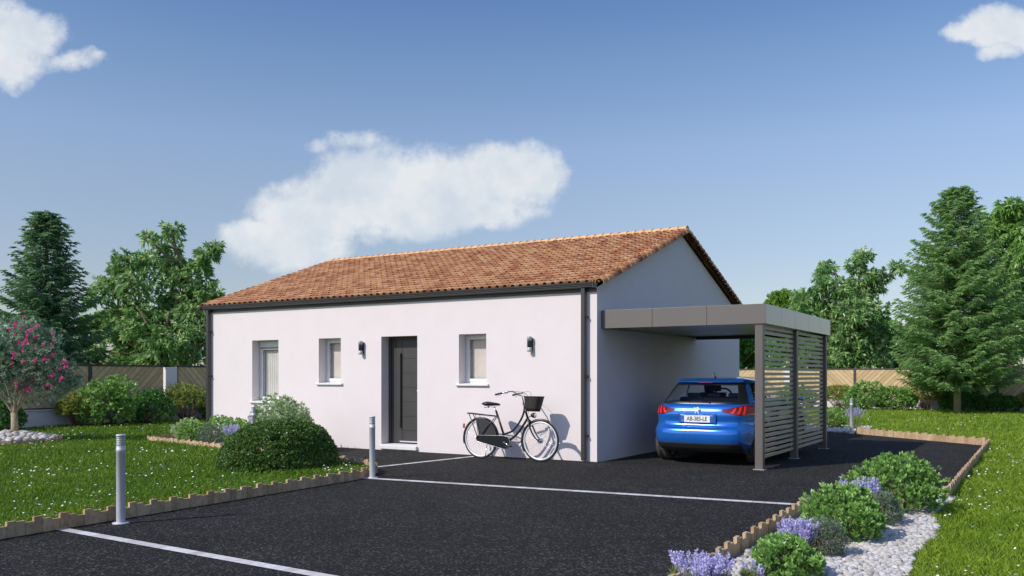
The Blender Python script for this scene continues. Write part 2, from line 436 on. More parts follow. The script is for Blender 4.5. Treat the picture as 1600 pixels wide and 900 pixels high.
# ------------------------------------------------------------------ ground
def sheet(name, pts, z, m, thick=0.0):
    b = MB()
    if thick: b.prism([(x, y, z-thick) for x, y in pts], (0, 0, thick))
    else: b.add([(x, y, z) for x, y in pts], [tuple(range(len(pts)))])
    o = b.build(name, m, fixn=True)
    if not thick:
        o.data.flip_normals() if o.data.polygons[0].normal.z < 0 else None
    return tag(o, kind='structure')
sheet('ground', [(-900,-900),(900,-900),(900,900),(-900,900)], 0, M['ground_r'])
EDGE_L = [(-1.33,-12.5),(-1.48,-8.98),(-1.77,-3.95),(-1.86,-3.55),(-2.1,-3.15),(-2.55,-2.82),(-3.1,-2.6),(-3.9,-2.48),(-6.2,-2.35)]
EDGE_B = [(-6.2,-2.35),(-6.75,-1.95),(-8.6,-1.5),(-10.15,-1.22)]
EDGE_R = [(4.43,-9.5),(4.36,-7.4),(4.31,-6.63),(4.24,-3.74)]
EDGE_R2 = [(4.24,-3.74),(4.75,-2.75),(5.30,-1.80),(5.41,-1.86)]
EDGE_E = [(5.41,-1.84),(5.38,7.26)]
EDGE_N = [(5.38,7.26),(3.9,8.45),(2.55,9.62)]
ASPH = [(-1.2,-16)] + EDGE_L + [(-6.2,.1),(.1,.1),(.1,7.9),(.0,10.3),(2.3,9.95),(2.55,9.62),(3.9,8.45),(5.38,7.26),(5.41,-1.84),(5.30,-1.80),(4.75,-2.75),(4.24,-3.74),(4.31,-6.63),(4.36,-7.4),(4.43,-9.5),(4.6,-16)]
sheet('driveway', ASPH, .008, M['asphalt'])
LAWN_L = [(-1.2,-16)] + EDGE_L + EDGE_B[1:] + [(-10.2,.0),(-9.7,0),(-9.7,8),(-9.0,27.9),(-16.95,27.9),(-16.95,-16)]
sheet('lawn', LAWN_L, .06, M['ground_l'], .055)
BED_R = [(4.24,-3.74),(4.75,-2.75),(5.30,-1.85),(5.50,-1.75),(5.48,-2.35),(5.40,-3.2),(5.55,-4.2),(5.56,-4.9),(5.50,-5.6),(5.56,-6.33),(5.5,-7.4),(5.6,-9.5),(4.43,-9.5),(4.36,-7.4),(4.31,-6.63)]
sheet('flower_bed', BED_R, .012, M['bedsoil'])
BED_L = [(-6.2,-2.3),(-6.75,-1.93),(-8.6,-1.48),(-10.12,-1.2),(-10.15,0.02),(-6.2,.02)]
sheet('flower_bed', BED_L, .012, M['bedsoil'])
BED_N = [(.0,10.3),(2.3,9.95),(2.55,10.3),(2.3,12.6),(-.3,12.6)]
sheet('flower_bed', BED_N, .012, M['bedsoil'])
def strip(a, b, w_, z):
    a = Vector(a); b = Vector(b); d = (b-a); Ln = d.length; d.normalize(); n = Vector((-d.y, d.x))
    m = MB(); t = 0
    while t < Ln:
        s = random.uniform(.09, .17); e_ = min(Ln, t+s)
        p = a + d*t; q = a + d*(e_-.003)
        sk = random.uniform(-.015, .015)
        m.add([(p.x-n.x*w_/2, p.y-n.y*w_/2, z), (q.x-n.x*w_/2, q.y-n.y*w_/2, z), (q.x+n.x*w_/2, q.y+n.y*w_/2, z), (p.x+n.x*w_/2, p.y+n.y*w_/2, z)], [(0,1,2,3)])
        t = e_
    return tag(m.build('stone_strip', M['strip']), kind='structure')
strip((-1.50,-8.415), (4.40,-8.66), .11, .013)
strip((-1.80,-3.80), (4.22,-3.20), .13, .013)
strip((-2.62,-2.72), (-2.27,-.02), .10, .013)

# ------------------------------------------------------------------ polygon tests for scattering
def inpoly(P, poly):
    x, y = P[:, 0], P[:, 1]; res = np.zeros(len(P), bool); n = len(poly)
    for i in range(n):
        x0, y0 = poly[i]; x1, y1 = poly[(i+1) % n]
        c = ((y0 > y) != (y1 > y)) & (x < (x1-x0)*(y-y0)/((y1-y0) or 1e-9) + x0)
        res ^= c
    return res
def fan(n, r0, r1, p, half=R(43)):
    """points in the ground sector the camera can see; density falls with distance^p"""
    u = RNG.random(n)
    k_ = 2-p
    r = (r0**k_ + u*(r1**k_-r0**k_))**(1/k_) if abs(k_) > 1e-6 else r0*(r1/r0)**u
    a = AZ + (RNG.random(n)*2-1)*half
    return np.stack([CAM[0]-np.sin(a)*r, CAM[1]+np.cos(a)*r], 1), r
RING = (-12.17, -2.94)
def left_ok(P):
    return inpoly(P, LAWN_L) & (np.hypot(P[:,0]-RING[0], P[:,1]-RING[1]) > .92) & ~inpoly(P, BED_L)
RIGHT_BIG = [(4.6,-16),(4.43,-9.5)] + [(5.6,-9.5),(5.5,-7.4),(5.56,-6.33),(5.50,-5.6),(5.56,-4.9),(5.55,-4.2),(5.40,-3.2),(5.48,-2.35),(5.50,-1.75),(5.43,-1.84),(5.41,7.28),(3.92,8.49),(2.57,9.66),(2.5,10.3),(2.3,12.6),(-.3,12.6),(-9,12.6),(-9.0,27.7),(40,27.7),(40,-16)]
def blades(name, P, r, z, m, hmin, hmax):
    n = len(P)
    sc = np.clip(r/9, .8, 3.2)
    h = (hmin + (hmax-hmin)*RNG.random(n)) * (0.8+.2*sc)
    # tufts: height varies slowly over the lawn
    h *= 1 + .35*np.sin(P[:,0]*3.1+1.3*np.sin(P[:,1]*2.2))*np.sin(P[:,1]*2.7+P[:,0])
    wd = .0042*sc*(.7+.6*RNG.random(n))
    a = RNG.random(n)*2*np.pi; ln = (RNG.random(n)**.7)*h*1.0; b = RNG.random(n)*2*np.pi
    V = np.zeros((n, 4, 3))
    ca, sa = np.cos(a)*wd, np.sin(a)*wd
    V[:,0] = np.stack([P[:,0]-ca, P[:,1]-sa, np.full(n, z)], 1)
    V[:,1] = np.stack([P[:,0]+ca, P[:,1]+sa, np.full(n, z)], 1)
    lx, ly = np.cos(b)*ln, np.sin(b)*ln
    V[:,2] = np.stack([P[:,0]+ca*.7+lx*.35, P[:,1]+sa*.7+ly*.35, z+h*.6], 1)
    V[:,3] = np.stack([P[:,0]+lx, P[:,1]+ly, z+h], 1)
    F = np.stack([np.arange(n)*4+i for i in (0,1,2,3)], 1)
    patch = .5+.5*np.sin(P[:,0]*1.7+2*np.sin(P[:,1]*.9))*np.sin(P[:,1]*1.3)
    rn = np.clip(.75*RNG.random(n)+.25*patch, 0, 1)
    o = npmesh(name, V.reshape(-1,3), F, rn, m)
    return o
P, r = fan(480000, 5.6, 34, 2.0)
k_ = left_ok(P)
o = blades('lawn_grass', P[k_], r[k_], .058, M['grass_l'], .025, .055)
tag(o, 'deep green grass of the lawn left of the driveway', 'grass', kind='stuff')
P, r = fan(560000, 5.6, 44, 2.0)
k_ = inpoly(P, RIGHT_BIG) & ~inpoly(P, BED_R)
o = blades('lawn_grass', P[k_], r[k_], 0.0, M['grass_r'], .03, .065)
tag(o, 'fresh bright green grass right of and behind the driveway', 'grass', kind='stuff')
def daisies(P, r, z, label):
    n = len(P)
    # clusters
    V = []; F = []; rn = []
    K = 6
    th = np.arange(K)*2*np.pi/K
    rad = (.007+.005*RNG.random(n))*np.clip(r/10, 1, 1.9)
    zz = z + .035 + .03*RNG.random(n)
    tilt = (RNG.random((n, 2))-.5)*1.1
    V = np.zeros((n, K, 3))
    for i in range(K):
        dx = np.cos(th[i])*rad; dy = np.sin(th[i])*rad
        V[:, i] = np.stack([P[:,0]+dx, P[:,1]+dy, zz + dx*tilt[:,0]+dy*tilt[:,1]], 1)
    F = np.arange(n*K).reshape(n, K)
    o = npmesh('daisies', V.reshape(-1,3), F, RNG.random(n), M['daisy'])
    tag(o, label, 'daisies', kind='stuff')
def clustered(n, ok, r1, nc, sig):
    C_, rc = fan(nc, 5.8, r1, 1.75)
    idx = RNG.integers(0, nc, n)
    P = C_[idx] + RNG.normal(size=(n, 2))*sig
    Q, _ = fan(n//2, 5.8, r1, 1.75)
    P = np.concatenate([P, Q]); r = np.hypot(P[:,0]-CAM[0], P[:,1]-CAM[1])
    drift = np.sin(P[:,0]*.9+1.7*np.sin(P[:,1]*.6))*np.sin(P[:,1]*.8+1.3*np.sin(P[:,0]*.7)) + .6*np.sin(P[:,0]*2.3+P[:,1]*1.7)
    k_ = ok(P) & (RNG.random(len(P)) < np.clip((.62+.6*drift), .06, 1)); return P[k_], r[k_]
P, r = clustered(5600, left_ok, 30, 420, .34)
daisies(P, r, .06, 'small white daisies dotted over the lawn left of the driveway')
P, r = clustered(5200, lambda P: inpoly(P, RIGHT_BIG) & ~inpoly(P, BED_R), 42, 380, .38)
daisies(P, r, 0, 'small white daisies dotted over the lawn right of the driveway')

# pebbles
def ico():
    bm = bmesh.new(); bmesh.ops.create_icosphere(bm, subdivisions=2, radius=1)
    V = np.array([v.co[:] for v in bm.verts]); F = np.array([[v.index for v in f.verts] for f in bm.faces]); bm.free()
    return V, F
IV, IF = ico()
def pebbles(P, size, z, name, label, parent=None, heap=None, mt=None):
    n = len(P)
    sx = size*(.7+.6*RNG.random(n)); sy = sx*(.65+.3*RNG.random(n)); sz = sx*(.45+.25*RNG.random(n))
    a = RNG.random(n)*2*np.pi
    V = IV[None] * np.stack([sx, sy, sz], 1)[:, None]
    V = V * (1 + .10*np.sin(IV[None,:,0]*3+a[:,None])[..., None]*np.cos(IV[None,:,1]*2.5+a[:,None]*2)[..., None])
    tl = (RNG.random(n)-.5)*.8
    x = V[...,0]*np.cos(tl)[:,None]+V[...,2]*np.sin(tl)[:,None]; zz = -V[...,0]*np.sin(tl)[:,None]+V[...,2]*np.cos(tl)[:,None]
    y = V[...,1]
    ca, sa = np.cos(a)[:,None], np.sin(a)[:,None]
    X = x*ca-y*sa+P[:,0:1]; Y = x*sa+y*ca+P[:,1:2]
    zc = z + sz*.35 + RNG.random(n)*size*.5
    if heap is not None: zc = zc + heap
    Z = zz + zc[:,None]
    V = np.stack([X, Y, Z], -1).reshape(-1,3)
    F = (IF[None] + (np.arange(n)*len(IV))[:,None,None]).reshape(-1,3)
    o = npmesh(name, V, F, np.repeat(RNG.random(n), len(IF)), mt or M['pebble'], parent, True)
    return tag(o, label, 'pebbles', kind='stuff')
def jit(x0, x1, y0, y1, s, ok):
    gx, gy = np.meshgrid(np.arange(x0, x1, s), np.arange(y0, y1, s))
    P = np.stack([gx.ravel(), gy.ravel()], 1) + (RNG.random((gx.size, 2))-.5)*s*.9
    return P[ok(P)]
def shrink(poly, P, d=.03):
    c = np.array(poly).mean(0)
    return inpoly(P, poly)
P = jit(4.2, 5.7, -9.4, -1.7, .040, lambda P: inpoly(P, BED_R))
e1 = np.interp(P[:,1], [-9.5,-6.63,-3.74], [4.43,4.31,4.24])
P = P[(P[:,0] > e1+.05) | (P[:,1] > -3.7)]
pebbles(P, .029, .012, 'pebbles', 'white pebbles filling the bed along the right edge of the driveway')
P = jit(-10.15, -6.2, -2.3, 0, .06, lambda P: inpoly(P, BED_L) & (P[:,1] > -2.3) & (P[:,1] < -.05))
d = np.interp(P[:,0], [-10.15,-8.6,-6.75,-6.2], [-1.22,-1.5,-1.95,-2.35]); P = P[P[:,1] > d+.06]
pebbles(P, .042, .012, 'pebbles', 'white pebbles filling the bed at the left end of the house wall')
P = jit(-.2, 2.5, 9.9, 12.6, .07, lambda P: inpoly(P, BED_N))
pebbles(P, .045, .012, 'pebbles', 'white pebbles of the bed behind the carport')
P = jit(RING[0]-.9, RING[0]+.9, RING[1]-.9, RING[1]+.9, .085, lambda P: (np.hypot(P[:,0]-RING[0], P[:,1]-RING[1]) < .84) & (np.hypot(P[:,0]-RING[0], P[:,1]-RING[1]) > .09))
rr = np.hypot(P[:,0]-RING[0], P[:,1]-RING[1])
pebbles(P, .075, .07, 'pebbles', 'chunky pale stones heaped round the foot of the flowering tree', heap=.14*(1-rr/.84)+.02)

# ------------------------------------------------------------------ wooden edging
def edging(pts, label, z0=0.0, hs=(.155,.135,.115), wd=.085, outer=0.0):
    pts = [Vector(p) for p in pts]
    root = MB(); i = 0; carry = 0
    seg = 0
    # resample polyline
    tot = [(pts[k], pts[k+1]) for k in range(len(pts)-1)]
    d_acc = []; 
    for a, b in tot: d_acc.append((b-a).length)
    Ln = sum(d_acc); n = int(Ln/wd)
    def at(t):
        for (a, b), l in zip(tot, d_acc):
            if t <= l or (a, b) == tot[-1]: return a + (b-a)*(min(t, l)/l)
            t -= l
    for i in range(n):
        p = at(i*Ln/n); q = at((i+1)*Ln/n); c = (p+q)/2; dd = (q-p); l = dd.length
        if l < 1e-4: continue
        dd.normalize(); nn = Vector((-dd.y, dd.x))
        h = hs[i % len(hs)] + random.uniform(-.007, .006)
        t_ = .013 + random.uniform(0, .002)
        ln_ = random.uniform(-.004,.004); root.obox((c.x+nn.x*ln_, c.y+nn.y*ln_, z0+h/2), (dd.x*(l/2-.0012), dd.y*(l/2-.0012), 0), (nn.x*t_, nn.y*t_, 0), (0,0,h/2))
    o = root.build('wooden_edging', M['wood_edge'])
    return tag(o, label, 'edging', 'wooden plank edgings')
edging(EDGE_L, 'long weathered plank edging between the left lawn and the driveway, stepped tops', .0)
edging(EDGE_B[1:] + [(-10.18,-.15)], 'low plank edging in front of the lavender bed at the left end of the house', .03, (.13,.12,.105))
edging([(4.30+.0,-9.4)] + [(4.33,-7.4),(4.29,-6.63),(4.225,-3.74)], 'stepped plank edging along the pebble bed at the lower right of the driveway')
edging(EDGE_R2[:3]+[(5.44,-1.9)], 'short plank edging slanting behind the green bushes at the end of the pebble bed')
edging([(5.42,-1.80),(5.40,7.30)], 'plank edging running away along the right side of the driveway by the bright lawn')
edging([(5.34,7.31),(3.9,8.5),(2.6,9.62),(2.52,9.8),(2.35,10.0)], 'sunlit plank edging across the far end of the driveway beside the far bollard', hs=(.17,.155,.14))
rg = [(RING[0]+.9*math.cos(a), RING[1]+.9*math.sin(a)) for a in np.linspace(0, 2*math.pi, 33)]
edging(rg, 'round plank edging holding the stones at the foot of the flowering tree', .03, (.12,.11,.10))

# ------------------------------------------------------------------ bollards
def bollard():
    root = empty('bollard')
    m = MB(); m.lathe([(0,.0),(.078,.0),(.078,.010),(.072,.014),(.046,.016),(.046,.02)], n=40); m.build('base_plate', M['alu'], root)
    m = MB(); m.lathe([(.041,.014),(.041,.70),(.0435,.702),(.0435,.732),(.041,.734),(.041,.765)], n=40); m.build('post', M['alu'], root)
    m = MB(); pr = [(.034,.765)]
    for i in range(4):
        z = .768+i*.020; pr += [(.035,z),(.043,z+.004),(.043,z+.011),(.035,z+.015)]
    pr += [(.033,.85)]
    m.lathe(pr, n=40); m.build('lamp_head', M['alu_dark'], root)
    m = MB(); m.lathe([(.030,.848),(.044,.850),(.044,.866),(.040,.870),(0,.871)], n=40); m.build('cap', M['alu'], root)
    return root
B0 = bollard(); spots = [
 ((-1.29,-7.93,.008), 'grey metal bollard light nearest the camera at the edge of the left lawn'),
 ((-1.70,-3.72,.008), 'grey metal bollard light by the corner of the lawn in front of the house door'),
 ((-6.08,-1.92,.008), 'grey metal bollard light half hidden behind the clipped dome bush'),
 ((2.26,9.85,.008), 'grey metal bollard light far off beside the lavender behind the carport')]
for i, (p, lb) in enumerate(spots):
    o = B0 if i == 0 else copy_tree(B0)
    o.location = p; tag(o, lb, 'bollard light', 'metal bollard lights along the driveway')

# ------------------------------------------------------------------ house
HW, HD = 9.68, 7.95; EZ = 2.93; RZ = 4.345
house = empty('house', (0,0,0), 0, 'single storey white rendered house with a clay tile roof and grey front door', 'house')
OPEN = [(-8.245,-7.45,.90,2.21), (-6.296,-5.696,1.30,2.21), (-4.647,-3.767,.12,2.21), (-2.808,-2.208,1.30,2.21)]
m = MB()
xs = sorted({-HW, 0} | {a for o_ in OPEN for a in o_[:2]}); zs = sorted({0, EZ} | {a for o_ in OPEN for a in o_[2:]})
for i in range(len(xs)-1):
    for j in range(len(zs)-1):
        cx, cz = (xs[i]+xs[i+1])/2, (zs[j]+zs[j+1])/2
        if any(a < cx < b and c < cz < d for a, b, c, d in OPEN): continue
        m.add([(xs[i],0,zs[j]),(xs[i+1],0,zs[j]),(xs[i+1],0,zs[j+1]),(xs[i],0,zs[j+1])], [(0,1,2,3)])
for a, b, c, d in OPEN:
    dp = .30
    m.add([(a,0,c),(a,dp,c),(a,dp,d),(a,0,d)], [(0,1,2,3)]); m.add([(b,0,c),(b,dp,c),(b,dp,d),(b,0,d)], [(3,2,1,0)])
    m.add([(a,0,d),(b,0,d),(b,dp,d),(a,dp,d)], [(3,2,1,0)]); m.add([(a,0,c),(b,0,c),(b,dp,c),(a,dp,c)], [(0,1,2,3)])
gz = RZ
for x in (0, -HW):
    m.add([(x,0,0),(x,HD,0),(x,HD,EZ),(x,HD/2,gz),(x,0,EZ)], [(0,1,2,3,4) if x == 0 else (4,3,2,1,0)])
m.add([(0,HD,0),(-HW,HD,0),(-HW,HD,EZ),(0,HD,EZ)], [(0,1,2,3)])
m.build('wall', M['render'], house)

# roof: canal tiles as real barrels
slope = math.atan2(RZ-EZ, HD/2)
M['tile'] = mat('clay_tiles', (.4,.2,.1), .85, var=.12, vscale=14, bump=.3, bscale=50,
    rnd=[(0,(.15,.052,.026)),(.3,(.29,.102,.048)),(.5,(.48,.205,.095)),(.7,(.61,.31,.145)),(1,(.72,.44,.215))])
def tiles_slope(side):
    m = MB(); pitch = .161; x0 = -HW-.03; x1 = .06
    ncol = int(round((x1-x0)/pitch)); rows = 22
    run = HD/2+.10; Ls = run/math.cos(slope); rl = (Ls-.02)/rows
    dy, dz = math.cos(slope), math.sin(slope)
    def pt(x, s, h):   # s along the slope from the eave, h above roof plane
        y = -.10 + s*dy - h*dz; z = EZ+.045 + s*dz + h*dy
        if side: y = HD - y
        return (x, y, z)
    # base under everything
    m2 = MB(); m2.add([pt(x0,0,0),pt(x1,0,0),pt(x1,Ls,0),pt(x0,Ls,0)], [(0,1,2,3)], .2)
    for c in range(ncol):
        xc = x0 + (c+.5)*pitch
        tone = random.uniform(-.04,.04)
        for r_ in range(rows):
            s0 = r_*rl; s1 = s0 + rl*1.12
            if r_ == rows-1: s1 = Ls
            rn = min(1, max(0, .36+.62*random.betavariate(1.6,1.6)+tone*.6))
            jx = random.uniform(-.002,.002)
            ra, rb = .067+random.uniform(-.0015,.0015), .055
            N = 7; vs_o0 = []; vs_o1 = []; vs_i0 = []; vs_i1 = []
            h0 = .046+random.uniform(-.002,.003); h1 = .026
            for k in range(N+1):
                a = math.pi*k/N; ca, sa = math.cos(a), math.sin(a)
                vs_o0.append(pt(xc+jx-ra*ca, s0, h0+ra*sa*.95-.02)); vs_o1.append(pt(xc+jx-rb*ca, s1, h1+rb*sa*.95-.02))
                vs_i0.append(pt(xc+jx-(ra-.012)*ca, s0, h0+(ra-.012)*sa*.95-.02)); vs_i1.append(pt(xc+jx-(rb-.012)*ca, s0+.12, h0+(rb-.01)*sa*.8-.025))
            A = N+1
            fo = [(k, k+1, A+k+1, A+k) for k in range(N)]
            m.add(vs_o0+vs_o1, fo, rn, True)
            m.add(vs_i0+vs_i1, [f[::-1] for f in fo], rn*.5, True)  # hollow underside coloured darker than the top, shade put into the tone
            m.add(vs_o0+vs_i0, [(k, A+k, A+k+1, k+1) for k in range(N)], rn)
        # channel tiles between barrels
        xc2 = xc + pitch/2
        if c < ncol-1:
            for r_ in range(rows):
                s0 = r_*rl - (.012 if r_ == 0 else 0); s1 = (r_+1)*rl
                rn = .0+.30*random.random()  # dark red channels, colour also carries the shade between the barrels
                V0 = []; V1 = []
                for k in range(5):
                    a = math.pi*k/4; w2 = .050
                    V0.append(pt(xc2-w2*math.cos(a), s0, .018-.020*math.sin(a))); V1.append(pt(xc2-w2*math.cos(a), s1, .010-.012*math.sin(a)))
                m.add(V0+V1, [(k, k+1, 5+k+1, 5+k) for k in range(4)], rn, True)
    return m, m2
roof = None
ma, ua = tiles_slope(0); mb_, ub = tiles_slope(1)
both = MB()
for q in (ma, mb_):
    o_ = len(both.v); both.v += q.v; both.f += [tuple(i+o_ for i in f) for f in q.f]; both.r += q.r; both.sm += q.sm
roof = both.build('roof', M['tile'], house)
dk = MB()
dk.v = ua.v + ub.v; dk.f = ua.f + [tuple(i+len(ua.v) for i in f) for f in ub.f]; dk.r = ua.r+ub.r; dk.sm = ua.sm+ub.sm
dk.build('roof_deck', M['fencegap'], roof)
def barrel_row(name, p0, p1, n, ra, rb, up, parent, cap=False, rlo=.45, rhi=1.0):
    p0 = Vector(p0); p1 = Vector(p1); d = (p1-p0)/n; dn = d.normalized(); up = Vector(up).normalized()
    sx = dn.cross(up).normalized(); m = MB()
    for i in range(n):
        a0 = p0+d*i; a1 = p0+d*(i+1.1); rn = random.uniform(rlo, rhi); N = 10; V = []; W_ = []; I0 = []
        for k in range(N+1):
            a = math.pi*(-.08+1.16*k/N)
            o_ = sx*(-math.cos(a)) ; q_ = up*math.sin(a)
            V.append(a0+(o_+q_)*ra+up*.012); W_.append(a1+(o_+q_)*rb); I0.append(a0+(o_+q_)*(ra-.014)+up*.012)
        A = N+1
        m.add(V+W_, [(k, k+1, A+k+1, A+k) for k in range(N)], rn, True)
        m.add(V+I0, [(k, A+k, A+k+1, k+1) for k in range(N)], rn)
        if cap and i == 0:
            m.add(V, [tuple(range(A))], rn)
    return m.build(name, M['tile'], parent)
zr = RZ+.045
barrel_row('ridge_tiles', (.13,HD/2,zr+.015), (-HW-.05,HD/2,zr+.015), 52, .112, .104, (0,0,1), roof, True, .8, 1.0)
for x in (.10, -HW-.01):
    barrel_row('verge_tiles', (x,-.11,EZ+.045-.0), (x,HD/2,zr+.02), 22, .088, .072, (0,-math.sin(slope),math.cos(slope)), roof, False, .2, .9)
    barrel_row('verge_tiles', (x,HD+.11,EZ+.045-.0), (x,HD/2,zr+.02), 22, .088, .072, (0,math.sin(slope),math.cos(slope)), roof, False, .2, .9)
# gutter (profiled box gutter) and downpipes
m = MB()
prof = [(-.022,2.915),(-.105,2.915),(-.125,2.93),(-.125,2.95),(-.140,2.955),(-.140,2.975),(-.155,2.98),(-.158,3.008),(-.146,3.010),(-.140,2.99),(-.10,2.935),(-.022,2.935)]
m.prism([(-HW-.06, y, z) for y, z in prof], (HW+.06, 0, 0))
m.box(-.012, .004, -.157, -.022, 2.914, 3.006); m.box(-HW-.066, -HW-.056, -.157, -.022, 2.914, 3.006)
m.box(-HW-.05, 0, -.021, -.001, 2.86, 3.0)
m.build('gutter', M['anthracite'], house)
m = MB(); m.prism([(-HW-.12, HD-y, z) for y, z in prof], (HW+.12, 0, 0)); m.build('gutter', M['anthracite'], house)
for x in (-.215, -9.575):
    m = MB(); m.box(x-.037, x+.037, -.105, -.028, .03, 2.92)
    dpipe = m.build('downpipe', M['anthracite'], house, bevel=.008)
    for z in (.42, 1.42, 2.42):
        m = MB(); m.box(x-.045, x+.065, -.08, -.002, z, z+.035); m.build('bracket', M['blackmatt'], dpipe)

# windows
def window(a, b, c, d, full=False):
    y0 = .215
    m = MB(); t = .052
    m.box(a, a+t, y0, y0+.07, c, d); m.box(b-t, b, y0, y0+.07, c, d)
    m.box(a+t, b-t, y0, y0+.07, d-t, d); m.box(a+t, b-t, y0, y0+.07, c, c+t)
    wn = m.build('window', M['pvc'], house, bevel=.004)
    m = MB(); s = .055; y1 = y0-.014; g = .003
    A, B, C_, D_ = a+t-.012, b-t+.012, c+t-.012, d-t+.012
    if full: D_ -= .10
    m.box(A, A+s, y1, y0+.05, C_, D_); m.box(B-s, B, y1, y0+.05, C_, D_)
    m.box(A+s, B-s, y1, y0+.05, D_-s, D_); m.box(A+s, B-s, y1, y0+.05, C_, C_+s)
    m.build('frame', M['pvc'], wn, bevel=.005)
    m = MB(); m.add([(A+s-.01,y0+.022,C_+s-.01),(B-s+.01,y0+.022,C_+s-.01),(B-s+.01,y0+.022,D_-s+.01),(A+s-.01,y0+.022,D_-s+.01)], [(0,1,2,3)]); m.build('pane', M['glass'], wn)
    # gasket line
    m = MB()
    gx0, gx1, gz0, gz1 = A+s, B-s, C_+s, D_-s; k = .006
    m.box(gx0, gx0+k, y0+.010, y0+.018, gz0, gz1); m.box(gx1-k, gx1, y0+.010, y0+.018, gz0, gz1)
    m.box(gx0+k, gx1-k, y0+.010, y0+.018, gz1-k, gz1); m.box(gx0+k, gx1-k, y0+.010, y0+.018, gz0, gz0+k)
    m.build('gasket', M['blackmatt'], wn)
    # curtain with folds
    m = MB(); n = 60; V = []
    for i in range(n+1):
        x = A+s-.02 + (B-A-2*s+.04)*i/n; yy = y0+.075+(.010 if full else .002)*math.sin(i*1.15)
        V += [(x, yy, c), (x, yy, d)]
    m.add(V, [(2*i, 2*i+2, 2*i+3, 2*i+1) for i in range(n)], smooth=True)
    m.build('curtain', M['curtain_light'] if full else M['curtain'], wn)
    if full:
        m = MB(); m.box(a+t, b-t, y0-.03, y0+.02, d-t-.10, d-t+.0)
        for i in range(7): m.box(a+t, b-t, y0-.034, y0-.030, d-t-.092+i*.013, d-t-.084+i*.013)
        m.build('shutter_box', M['pvc'], wn)
        m = MB(); m.box(a+t, b-t, y0-.036, y0-.02, d-t-.115, d-t-.10); m.build('shutter_rail', M['blackmatt'], wn)
    m = MB()
    pr = [(-.045,c-.035),(-.045,c-.008),(.0,c+.002),(.215,c+.014),(.215,c-.035)]
    m.prism([(a-.055, y, z) for y, z in pr], (b-a+.11, 0, 0))
    m.build('sill', M['sill'], wn, bevel=.004)
    # dark room panel right behind the curtain
    return wn
window(*OPEN[0], full=True); window(*OPEN[1]); window(*OPEN[3])
# door
a, b, c, d = OPEN[2]
m = MB(); y0 = .22
m.box(a, a+.06, y0, y0+.08, c, d); m.box(b-.06, b, y0, y0+.08, c, d); m.box(a+.06, b-.06, y0, y0+.08, d-.05, d)
fr = m.build('door_frame', M['door'], house, bevel=.004)
m = MB(); da, db = a+.062, b-.062; yd = y0+.02
gx = da+.27
# hinge side band with a long recessed strip, then seven stacked panels
m.box(da, da+.105, yd, yd+.05, c+.02, d-.052); m.box(da+.105, da+.112, yd+.008, yd+.05, c+.02, d-.052)
m.box(da+.112, gx-.014, yd, yd+.05, c+.02, d-.052); m.box(gx-.014, gx-.002, yd+.010, yd+.05, c+.02, d-.052)
zz = [c+.02, c+.06+.20, c+.06+.48, c+.06+.76, c+.06+1.04, c+.06+1.32, c+.06+1.60, c+.06+1.86, d-.052]
for z0_, z1_ in zip(zz, zz[1:]):
    m.box(gx-.002, db, yd, yd+.05, z0_+.004, z1_-.004); m.box(gx-.002, db, yd+.008, yd+.045, z0_-.004, z0_+.004)
dr = m.build('door', M['door'], house)
m = MB(); m.box(gx-.055, gx-.020, yd-.045, yd-.025, c+.32, c+1.78); 
for z in (c+.42, c+1.68): m.box(gx-.045, gx-.03, yd-.027, yd+.002, z, z+.02)
m.build('pull_bar', M['anthracite'], dr, bevel=.003)
m = MB(); m.box(db-.06, db-.03, yd-.008, yd+.002, c+1.0, c+1.1); m.tube([(db-.045,yd-.0,c+1.04),(db-.045,yd-.045,c+1.04),(db-.14,yd-.05,c+1.04)], .009); m.build('handle', M['chrome'], dr)
m = MB(); m.box(gx-.06, db, yd-.012, yd-.0005, c+.035, c+.06); m.build('weather_bar', M['alu'], dr)
m = MB(); pr = [(-.06,.035),(-.06,.105),(0,.115),(.25,.125),(.25,.035)]
m.prism([(a-.012, y, z) for y, z in pr], (b-a+.024, 0, 0)); m.build('doorstep', M['sill'], house, bevel=.006)
# dark rooms behind the windows, so that the hollow house does not show
m = MB(); m.box(-HW+.4, -.4, .55, .6, .0, 2.7); m.box(-HW+.4, -.4, .31, .55, 2.5, 2.55); m.box(-HW+.4, -.4, .31, .6, -.02, .02)
m.build('inner_wall', M['curtain'], house)

# wall lamps
def wall_lamp():
    root = empty('wall_lamp')
    m = MB(); m.box(-.035, .035, -.02, 0, -.11, .11); m.build('back_plate', M['blackmatt'], root, bevel=.003)
    m = MB(); m.lathe([(0,-.135),(.040,-.133),(.043,-.125),(.043,-.06),(.036,-.058),(.036,.058),(.043,.06),(.043,.125),(.040,.133),(0,.135)], (0,-.065,0), n=28); m.build('lamp_body', M['alu_dark'], root)
    m = MB(); m.lathe([(.039,-.055),(.0395,-.05),(.0395,.05),(.039,.055)], (0,-.065,0), n=28); m.build('lens', M['black'], root)
    return root
wl = wall_lamp(); wl.location = (-5.12,-.001,2.0); tag(wl, 'metal cylinder wall lamp left of the front door', 'wall lamp', 'wall lamps on the house front')
w2_ = copy_tree(wl); w2_.location = (-1.27,-.001,2.0); tag(w2_, 'metal cylinder wall lamp on the wall above the bicycle basket', 'wall lamp', 'wall lamps on the house front')

